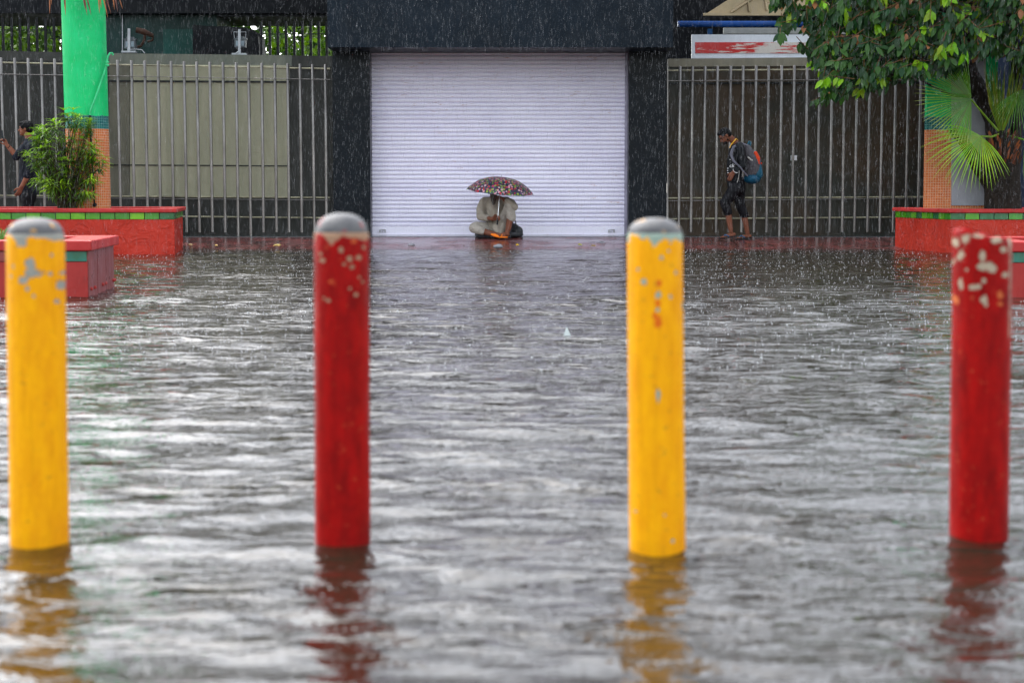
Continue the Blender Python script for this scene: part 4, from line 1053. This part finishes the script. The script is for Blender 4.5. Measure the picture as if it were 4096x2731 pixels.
# ---- man with phone on the left
def phone_man():
    Y = 28.75; A = lambda u, v, dy=0: P(u, v, Y+dy)
    root = thing('person', 'person in dark shirt with rolled sleeves holding up a phone behind the left planter', 'person', (A(115, 800).x, Y, .1))
    hc = A(103, 515); face = V((-1, -.05, .02)); up = V((.02, 0, 1)); b = MB(); M = head(b, hc, face, up, 1.0)
    limb(b, (hc-V((-.02, 0, .06)), .052), (A(117, 560), .058), (A(118, 575), .09))
    limb(b, (A(116, 585), .10), (A(112, 680), .11), (A(112, 760), .09))
    for dy in (-.09, .1): limb(b, (A(112, 785, dy*.7), .07), (A(112, 870, dy), .05), (A(116, 945, dy), .042)); limb(b, (A(118, 950, dy), .04), (A(90, 956, dy), .03))
    limb(b, (A(104, 580, -.16), .058), (A(64, 622, -.20), .046), (A(36, 590, -.2), .034), (A(27, 580, -.2), .027))
    finger_hand(b, A(29, 583, -.2), V((-.45, -.1, .9)), V((-.6, -.8, -.1)), .75)
    limb(b, (A(122, 585, -.18), .058), (A(118, 690, -.22), .046), (A(88, 745, -.24), .032))
    finger_hand(b, A(86, 748, -.24), V((-.45, 0, -.9)), V((-.7, .6, 0)), .35, 1.1)
    finish(b, 'body', M_SKIN2, root, .005, 3); eyes(hc, face, up, M, root)
    hair('hair', hc, M, root, 1.0, big=1.06)
    s = MB(); limb(s, (A(119, 572), .095), (A(116, 600), .125), (A(112, 690), .135), (A(110, 770), .148))
    for k in (-1, 1): limb(s, (A(116, 582, .13*k), .085), (A(118, 596, .18*k), .075))
    limb(s, (A(110, 582, -.16), .078), (A(68, 622, -.20), .062), (A(64, 628, -.20), .060))
    limb(s, (A(120, 590, -.19), .08), (A(121, 650, -.22), .064), (A(113, 695, -.23), .062), (A(108, 702, -.23), .060))
    limb(s, (A(120, 590, .19), .08), (A(124, 690, .22), .06))
    finish(s, 'shirt', cloth('dark_navy_cloth', (.010, .013, .020), .3, .012, .7), root, .007, 5)
    t = MB(); limb(t, (A(111, 765), .135), (A(112, 790), .13))
    for dy in (-.08, .09): limb(t, (A(112, 785, dy), .105), (A(112, 880, dy), .08), (A(116, 940, dy), .065))
    finish(t, 'trousers', M_BLKTR, root, .008, 4)
    m = MB(); m.tube([A(31, 592, -.235), A(37, 588, -.235), A(39, 583, -.22)], .006, 6); m.build('bracelet', M_BLACK, root)
    ph = thing('phone', 'dark phone held upright by the person at the left edge', 'phone', A(12, 545, -.22))
    m = MB(); c = A(11, 543, -.24); a = V((.5, -.866, 0)); u_ = V((-.14, 0, .99)); n_ = a.cross(u_)
    def slab(mb_, w_, h_, t_, o):
        pts = [c+n_*o+a*x*w_+u_*z*h_ for x, z in ((-1, -1), (1, -1), (1, 1), (-1, 1))]; mb_.hexa(pts, [p+n_*t_ for p in pts])
    slab(m, .036, .078, .009, 0); m.build('phone_body', simple('phone_shell', (.02, .025, .03), .3, .1), ph)
    m = MB(); slab(m, .033, .073, .001, -.0012); m.build('screen', simple('phone_screen', (.05, .06, .07), .08, .1), ph)
phone_man()

# ---- seated man
def seated():
    Y = 29.75; A = lambda u, v, dy=0: P(u, v, Y+dy)
    g = .137
    root = thing('person', 'person in pale beige kurta sitting on the pavement against the shutter under the umbrella', 'person', V((A(1990, 940).x, Y, g)))
    b = MB(); hc = A(1974, 768, -.06); face = V((-.08, -1, -.22)); up = V((0, -.1, 1)); M = head(b, hc, face, up)
    limb(b, (hc-V((0, -.02, .06)), .055), (A(1978, 800, 0), .06))
    limb(b, (A(1978, 810), .09), (A(1985, 860, .03), .11), (A(1992, 908, .05), .12))
    # folded leg (picture left)
    limb(b, (A(1965, 918, 0), .10), (A(1898, 912, -.24), .065), (A(1935, 926, -.33), .052), (A(1965, 934, -.36), .042), (A(1988, 939, -.38), .034))
    f0 = A(1986, 940, -.38); limb(b, (f0, .036), (A(2006, 942, -.44), .032), (A(2016, 944, -.46), .026))
    # raised leg (picture right)
    limb(b, (A(2008, 912, 0), .10), (A(2040, 822, -.32), .066), (A(2040, 872, -.36), .055), (A(2034, 910, -.38), .046), (A(2028, 932, -.39), .036))
    h_ = A(2030, 938, -.38); t_ = A(2004, 941, -.47); limb(b, (h_, .036), (h_.lerp(t_, .6)+V((0, 0, .01)), .034), (t_, .024))
    for k in range(5):
        o = (k-2)*.015; p = t_+V((o*.5, -o*.6, 0)); limb(b, (p, .012), (p+V((-.035+.004*k, -.012, -.006)), .0095 if k < 4 else .013))
    # right arm (picture left) holding the pole
    el = A(1922, 866, -.12); wr = A(1968, 876, -.36)
    limb(b, (A(1932, 808, -.02), .058), (el, .045), (wr, .028))
    finger_hand(b, wr, V((.95, -.1, .22)), V((.1, -.7, -.25)), .95, 1.12)
    # left arm resting over the knee, hand back at the chin
    limb(b, (A(2030, 805, -.04), .055), (A(2058, 828, -.36), .045), (A(2018, 800, -.30), .03))
    finger_hand(b, A(2016, 799, -.30), V((-.7, .2, .5)), V((0, -.3, -1)), .7)
    finish(b, 'body', M_SKIN, root, .005, 3); eyes(hc, face, up, M, root)
    hr = MB(); hr.ball(hc+V((0, .01, .03)), (.088, .10, .085), 10); finish(hr, 'cap', simple('dark_knit_cap', (.02, .022, .025), .8, .3), root, .007, 1)
    bd = MB(); limb(bd, (hc+V((0, -.07, -.07)), .055), (hc+V((.0, -.10, -.125)), .042), (hc+V((.005, -.11, -.19)), .018)); finish(bd, 'beard', simple('grey_beard', (.09, .075, .065), .8, .5, 40, .004, 120, stretch=(3, 3, .5)), root, .006, 1)
    k = MB()
    limb(k, (A(1978, 800, .0), .085), (A(1978, 820, .0), .15), (A(1980, 860, -.03), .16), (A(1985, 900, -.06), .155), (A(1988, 915, -.1), .14))
    limb(k, (A(1940, 806, -.01), .075), (A(2022, 806, -.02), .075))
    limb(k, (A(1936, 810, -.02), .078), (A(1923, 835, -.07), .070), (el, .066), (A(1946, 873, -.26), .056))
    limb(k, (A(2024, 806, -.04), .078), (A(2046, 814, -.22), .068), (A(2057, 828, -.36), .062), (A(2030, 806, -.33), .052))
    # hem of the kurta falling over the lap between the legs
    limb(k, (A(1990, 890, -.16), .09), (A(1985, 915, -.26), .07), (A(1990, 928, -.33), .035))
    limb(k, (A(2004, 880, -.15), .08), (A(2008, 915, -.24), .06), (A(2003, 932, -.34), .028))
    ko = finish(k, 'kurta', M_KURTA, root, .007, 5)
    t = MB()
    limb(t, (A(1965, 916, -.02), .115), (A(1905, 908, -.22), .086), (A(1896, 912, -.25), .082), (A(1928, 924, -.33), .066))
    limb(t, (A(2005, 905, -.05), .11), (A(2030, 850, -.24), .088), (A(2040, 823, -.32), .084), (A(2042, 850, -.35), .076), (A(2045, 870, -.36), .076))
    finish(t, 'trousers', cloth('pale_grey_cotton', (.36, .33, .285), .16, .05), root, .007, 4)
    pl = MB(); pl.px(1974, 815, 1978, 852, Y-.175, .01); pl.build('placket', M_KURTA, ko)
    # orange sandals / cloth by the feet
    o = MB()
    limb(o, (A(1966, 938, -.50), .016), (A(1978, 941, -.51), .027), (A(1992, 946, -.52), .020)); finish(o, 'sandal', cloth('orange_rubber', (.72, .17, .01), .2, .004, .5), None, .006, 2, label='orange sandal lying by the folded leg of the seated person', cat='sandal')
    o = MB(); n = 16; c = A(2012, 949, -.50); top = [c+V((math.cos(6.283*i/n)*.075, math.sin(6.283*i/n)*.035, .012)) for i in range(n)]; bot = [p-V((0, 0, .02)) for p in top]
    o.add(top+bot, [tuple(range(n)), tuple(range(2*n-1, n-1, -1))]+[(i, i+n, (i+1) % n+n, (i+1) % n) for i in range(n)])
    o.tube([c+V((-.03, -.03, .01)), c+V((-.015, 0, .045)), c+V((.0, .03, .01))], .008, 6)
    o.build('sandal', cloth('orange_rubber2', (.72, .17, .01), .2, .004, .5), label='orange sandal under the bare foot of the seated person', cat='sandal')
    # bag and dark mat
    def m_bag():
        t = NT('black_patterned_cloth'); vo = t.n('TexVoronoi'); t.set(vo.inputs['Vector'], t.pos); vo.inputs['Scale'].default_value = 16
        col = t.mix(t.ramp(vo.outputs['Distance'], .12, .2, .8, 0), (.010, .014, .017), (.16, .15, .10)); return t.out(col, .6, t.bump(t.noise(12), .02))
    MBG = m_bag(); bg_ = MB(); limb(bg_, (A(2060, 925, .05), .085), (A(2070, 926, .0), .09)); limb(bg_, (A(2055, 905, .05), .05), (A(2062, 912, .02), .06)); bg_.ball(A(2064, 938, 0), (.12, .12, .05), 8)
    bo = thing('bag', 'black patterned cloth bag leaning against the shutter beside the seated person', 'bag', A(2064, 945)); finish(bg_, 'bag_body', MBG, bo, .008, 3)
    h2 = MB(); h2.tube([A(2050, 905, -.02), A(2052, 880, -.03), A(2060, 880, -.0), A(2066, 905, .0)], .008, 6); h2.build('handle', MBG, bo)
    mt = MB(); 
    mt.px(1899, 931, 2078, 946, Y-.28, .5); mto = finish(mt, 'mat', MBG, None, .01, 3, label='folded dark mat under the seated person', cat='mat')
    # umbrella
    top = A(2005, 708, -.30); hand = A(1990, 884, -.42)
    ax = (top-hand).normalized(); um = thing('umbrella', 'flower patterned dark umbrella held by the person seated at the shutter', 'umbrella', hand)
    tilt = V((ax.x, ax.y-.26, ax.z)).normalized()
    e1 = tilt.cross(V((0, 1, 0))).normalized()*-1; e2 = tilt.cross(e1)
    if e1.x < 0: e1 = -e1
    e2 = tilt.cross(e1)
    def canopy_pt(a, r):   # r 0..1
        seg = math.pi/4; fr_ = ((a % seg)/seg-.5)*2      # -1..1 across a panel
        scal = 1-.085*(1-fr_*fr_)*r**2
        R_ = .525*scal*math.sin(r*1.12)/math.sin(1.12); H = -.235*(1-math.cos(r*1.12))/(1-math.cos(1.12))*(1+.0*fr_)+.03*(1-fr_*fr_)*r*r*(1-r)*2
        return top+e1*(R_*math.cos(a))+e2*(R_*math.sin(a))+tilt*H
    nr, na = 14, 96; vs = [canopy_pt(0, 0)]; fs = []
    off = math.pi/8
    for i in range(1, nr+1):
        for j in range(na): vs.append(canopy_pt(2*math.pi*j/na, i/nr))
    for j in range(na): fs.append((0, 1+j, 1+(j+1) % na))
    for i in range(nr-1):
        for j in range(na): a0 = 1+i*na+j; a1 = 1+i*na+(j+1) % na; fs.append((a0, a0+na, a1+na, a1))
    def m_flower():
        t = NT('flower_print'); base = (.018, .022, .05); col = base
        def layer(scale, offv, r1, r2, cols, col, ringy):
            vo = t.n('TexVoronoi'); t.set(vo.inputs['Vector'], t.vmath('ADD', t.tc.outputs['Object'], offv)); vo.inputs['Scale'].default_value = scale; vo.inputs['Randomness'].default_value = .75
            wn = t.n('SeparateColor'); t.set(wn.inputs[0], vo.outputs['Color'])
            cr = t.n('ValToRGB'); cr.color_ramp.interpolation = 'CONSTANT'; t.set(cr.inputs[0], wn.outputs[0])
            els = cr.color_ramp.elements
            while len(els) < len(cols): els.new(.5)
            for i, c in enumerate(cols): els[i].position = i/len(cols); els[i].color = (*c, 1)
            m = t.ramp(vo.outputs['Distance'], r1, r1+.03, 1, 0)
            if ringy: 
                inner = t.ramp(vo.outputs['Distance'], r2, r2+.03, 1, 0); cin = t.mix(inner, cr.outputs[0], (.45, .04, .08)); return t.mix(m, col, cin)
            return t.mix(m, col, cr.outputs[0])
        col = layer(27, (.3, .1, .7), .40, 0, [(.05, .01, .07), (.30, .005, .01), (.02, .10, .10), (.09, .01, .10)], base, False)
        col = layer(23, (0, 0, 0), .42, .16, [(.62, .01, .015), (.70, .36, .42), (.28, .45, .03), (.55, .05, .12), (.20, .38, .04), (.75, .50, .55)], col, True)
        col = layer(40, (.5, .2, .1), .16, .16, [(.6, .6, .75), (.10, .35, .40), (.75, .7, .7)], col, False)
        t.out(col, .35, None, 0, .5)
        tr = t.n('BsdfTranslucent'); t.set(tr.inputs[0], col); mx = t.n('MixShader'); mx.inputs[0].default_value = .35
        t.t.links.new(t.b.outputs[0], mx.inputs[1]); t.t.links.new(tr.outputs[0], mx.inputs[2]); t.t.links.new(mx.outputs[0], t.t.nodes['Material Output'].inputs[0]); return t.m
    c = MB(); c.add(vs, fs, False); cn = c.build('canopy', m_flower(), um)
    sf = cn.modifiers.new('s', 'SOLIDIFY'); sf.thickness = .0015
    for j in range(8):
        a = j*math.pi/4; rb = MB(); rb.tube([canopy_pt(a, r)-tilt*.006 for r in (.03, .3, .6, .85, 1.0, 1.03)], .0025, 5); rb.build('rib', M_ZINC, um)
    pm = MB(); pm.tube([hand-ax*.03, top-ax*.02, top+ax*.03], [.0055, .0045, .004], 8); pm.build('pole', simple('chrome', (.6, .6, .62), .2, .1, metal=.9), um)
    hm = MB(); hm.tube([hand-ax*.06, hand-ax*.05, hand+ax*.03, hand+ax*.05], [.010, .014, .013, .008], 10); hm.build('handle', M_BLACK, um)
seated()

# =================================================================== LITTER, SPLASHES, RAIN
def litter(name, label, cat, u, v, c, L, W, rough=.4, up=.01):
    p = G(u, v, .035); mb = MB(); rnd = random.Random(int(u))
    for k in range(3):
        d = V((1, rnd.uniform(-.5, .5), rnd.uniform(0, .25))); leaf(mb, p+V((-L/2, .01*k, up+.004*k)), d, V((0, -.3, 1)), L, W, tuple(x*(1-.15*k) for x in c), .3, .1)
    o = mb.build(name, m_vcol(name+'_surface', rough), label=label, cat=cat); return o
litter('fallen_leaf', 'yellow leaf on the wet pavement edge nearest the red bollard, left of the gateway', 'leaf', 1108, 987, (.55, .38, .02), .12, .05)
litter('fallen_leaf', 'small yellow leaf on the wet paving between the left planter and the red bollard', 'leaf', 865, 986, (.60, .36, .03), .05, .04)
litter('fallen_leaf', 'dull yellow leaf on the wet paving beside the corner of the left planter', 'leaf', 762, 983, (.40, .30, .04), .09, .04)
litter('wrapper', 'bright yellow scrap on the pavement edge below the umbrella', 'litter', 2070, 985, (.75, .50, .01), .05, .06)
litter('fallen_leaf', 'lime yellow leaf on the wet pavement edge left of the yellow bollard', 'leaf', 2321, 983, (.45, .45, .03), .06, .05)
litter('fallen_leaf', 'orange yellow leaf on the kerb closest to the right yellow bollard', 'leaf', 2374, 987, (.50, .34, .04), .08, .03)
M_PLAS = simple('clear_plastic', (.22, .22, .24), .15, .1)
for u, v, r_, lab in ((1646, 981, .055, 'crumpled clear plastic on the pavement near the left shutter latch'), (1993, 986, .07, 'clear plastic dome lying on the kerb below the seated person'), (2405, 978, .09, 'crumpled plastic bag on the pavement below the right shutter latch')):
    mb = MB(); p = G(u, v, .04); mb.ball(p, (r_, r_*.6, r_*.45), 6)
    mb.v = [tuple(V(q)+rv()*.008) for q in mb.v]; mb.build('plastic_scrap', M_PLAS, label=lab, cat='litter')
p = G(2268, 1340, .0); mb = MB(); d_ = [(-.022, 0, -.004), (.024, -.004, -.004), (-.002, .004, .052), (.004, .02, -.004)]
mb.add([p+V(q) for q in d_], [(0, 1, 2), (1, 3, 2), (3, 0, 2), (0, 3, 1)]); mb.build('plastic_scrap', simple('white_scrap', (.6, .66, .64), .4, .1), label='small white pointed scrap floating alone between the middle bollards', cat='litter')
mb = MB(); rnd = random.Random(77)
for i in range(420):
    x = rnd.uniform(-5, 5.6); y = YE+abs(rnd.gauss(.05, .16)); z = .024+max(0, y-YE)*.058
    mb.c = rnd.choice([(.02, .015, .01), (.05, .03, .015), (.12, .05, .02), (.03, .02, .015), (.25, .16, .04), (.10, .015, .012)]); leaf(mb, V((x, y, z)), V((rnd.uniform(-1, 1), rnd.uniform(-1, 1), .15)), V((0, 0, 1)), rnd.uniform(.015, .05), rnd.uniform(.008, .02), mb.c, .2, .1)
mb.build('leaf_litter', m_vcol('litter_surface', .5), kind='stuff', label='dark washed up leaf crumbs along the water edge', cat='litter')

def spindles(name, gen, mat, **kw):
    vs = []; fs = []
    for (p, w_, l, lean) in gen:
        n = len(vs); x, y, z = p
        vs += [(x+lean*l, y, z+l), (x-w_, y-w_*.5, z+l*.35), (x+w_, y-w_*.5, z+l*.35), (x, y+w_, z+l*.35), (x, y, z)]
        fs += [(n, n+1, n+2), (n, n+2, n+3), (n, n+3, n+1), (n+4, n+2, n+1), (n+4, n+3, n+2), (n+4, n+1, n+3)]
    me = bpy.data.meshes.new(name); me.from_pydata(vs, [], fs); me.materials.append(mat); me.polygons.foreach_set('use_smooth', [True]*len(fs))
    o = bpy.data.objects.new(name, me); C.objects.link(o); return tag(o, **kw)
def m_drop(name, a, c=(.8, .82, .86)):
    t = NT(name); t.out(c, .1, None, 0, .5); tr = t.n('BsdfTransparent'); mx = t.n('MixShader'); mx.inputs[0].default_value = a
    t.t.links.new(tr.outputs[0], mx.inputs[1]); t.t.links.new(t.b.outputs[0], mx.inputs[2]); t.t.links.new(mx.outputs[0], t.t.nodes['Material Output'].inputs[0]); return t.m
rnd = random.Random(31)
def raindrops():
    for i in range(45000):
        y = 13+16.3*rnd.random()**.7; hw = y*.285
        x = rnd.uniform(-hw, hw); z = rnd.uniform(.1, 4.0)
        yield ((x, y, z), .0012*rnd.uniform(.6, 1.4), rnd.uniform(.02, .085), rnd.uniform(-.01, .05))
spindles('rain', raindrops(), m_drop('rain_water', .055), kind='stuff', label='fine falling rain in front of the wall', cat='rain')
def splashes():
    for i in range(9000):
        y = 9+18.7*rnd.random()**.8; hw = y*.285; x = rnd.uniform(-hw, hw); s = rnd.uniform(.6, 1.5)
        yield ((x, y, -.002), .0024*s, .011*s, rnd.uniform(-.3, .3))
spindles('splashes', splashes(), m_drop('splash_water', .55, (.75, .76, .78)), kind='stuff', label='small rain splashes standing up from the flood water', cat='splash')
# bubbles
mb = MB()
for i in range(420):
    y = 9+18*rnd.random(); hw = y*.28; x = rnd.uniform(-hw, hw); r_ = rnd.uniform(.004, .010); mb.ball((x, y, 0), (r_, r_, r_*.8), 4)
mb.build('bubbles', m_drop('bubble_film', .45, (.6, .62, .62)), kind='stuff', label='rain bubbles floating on the flood water', cat='bubble')
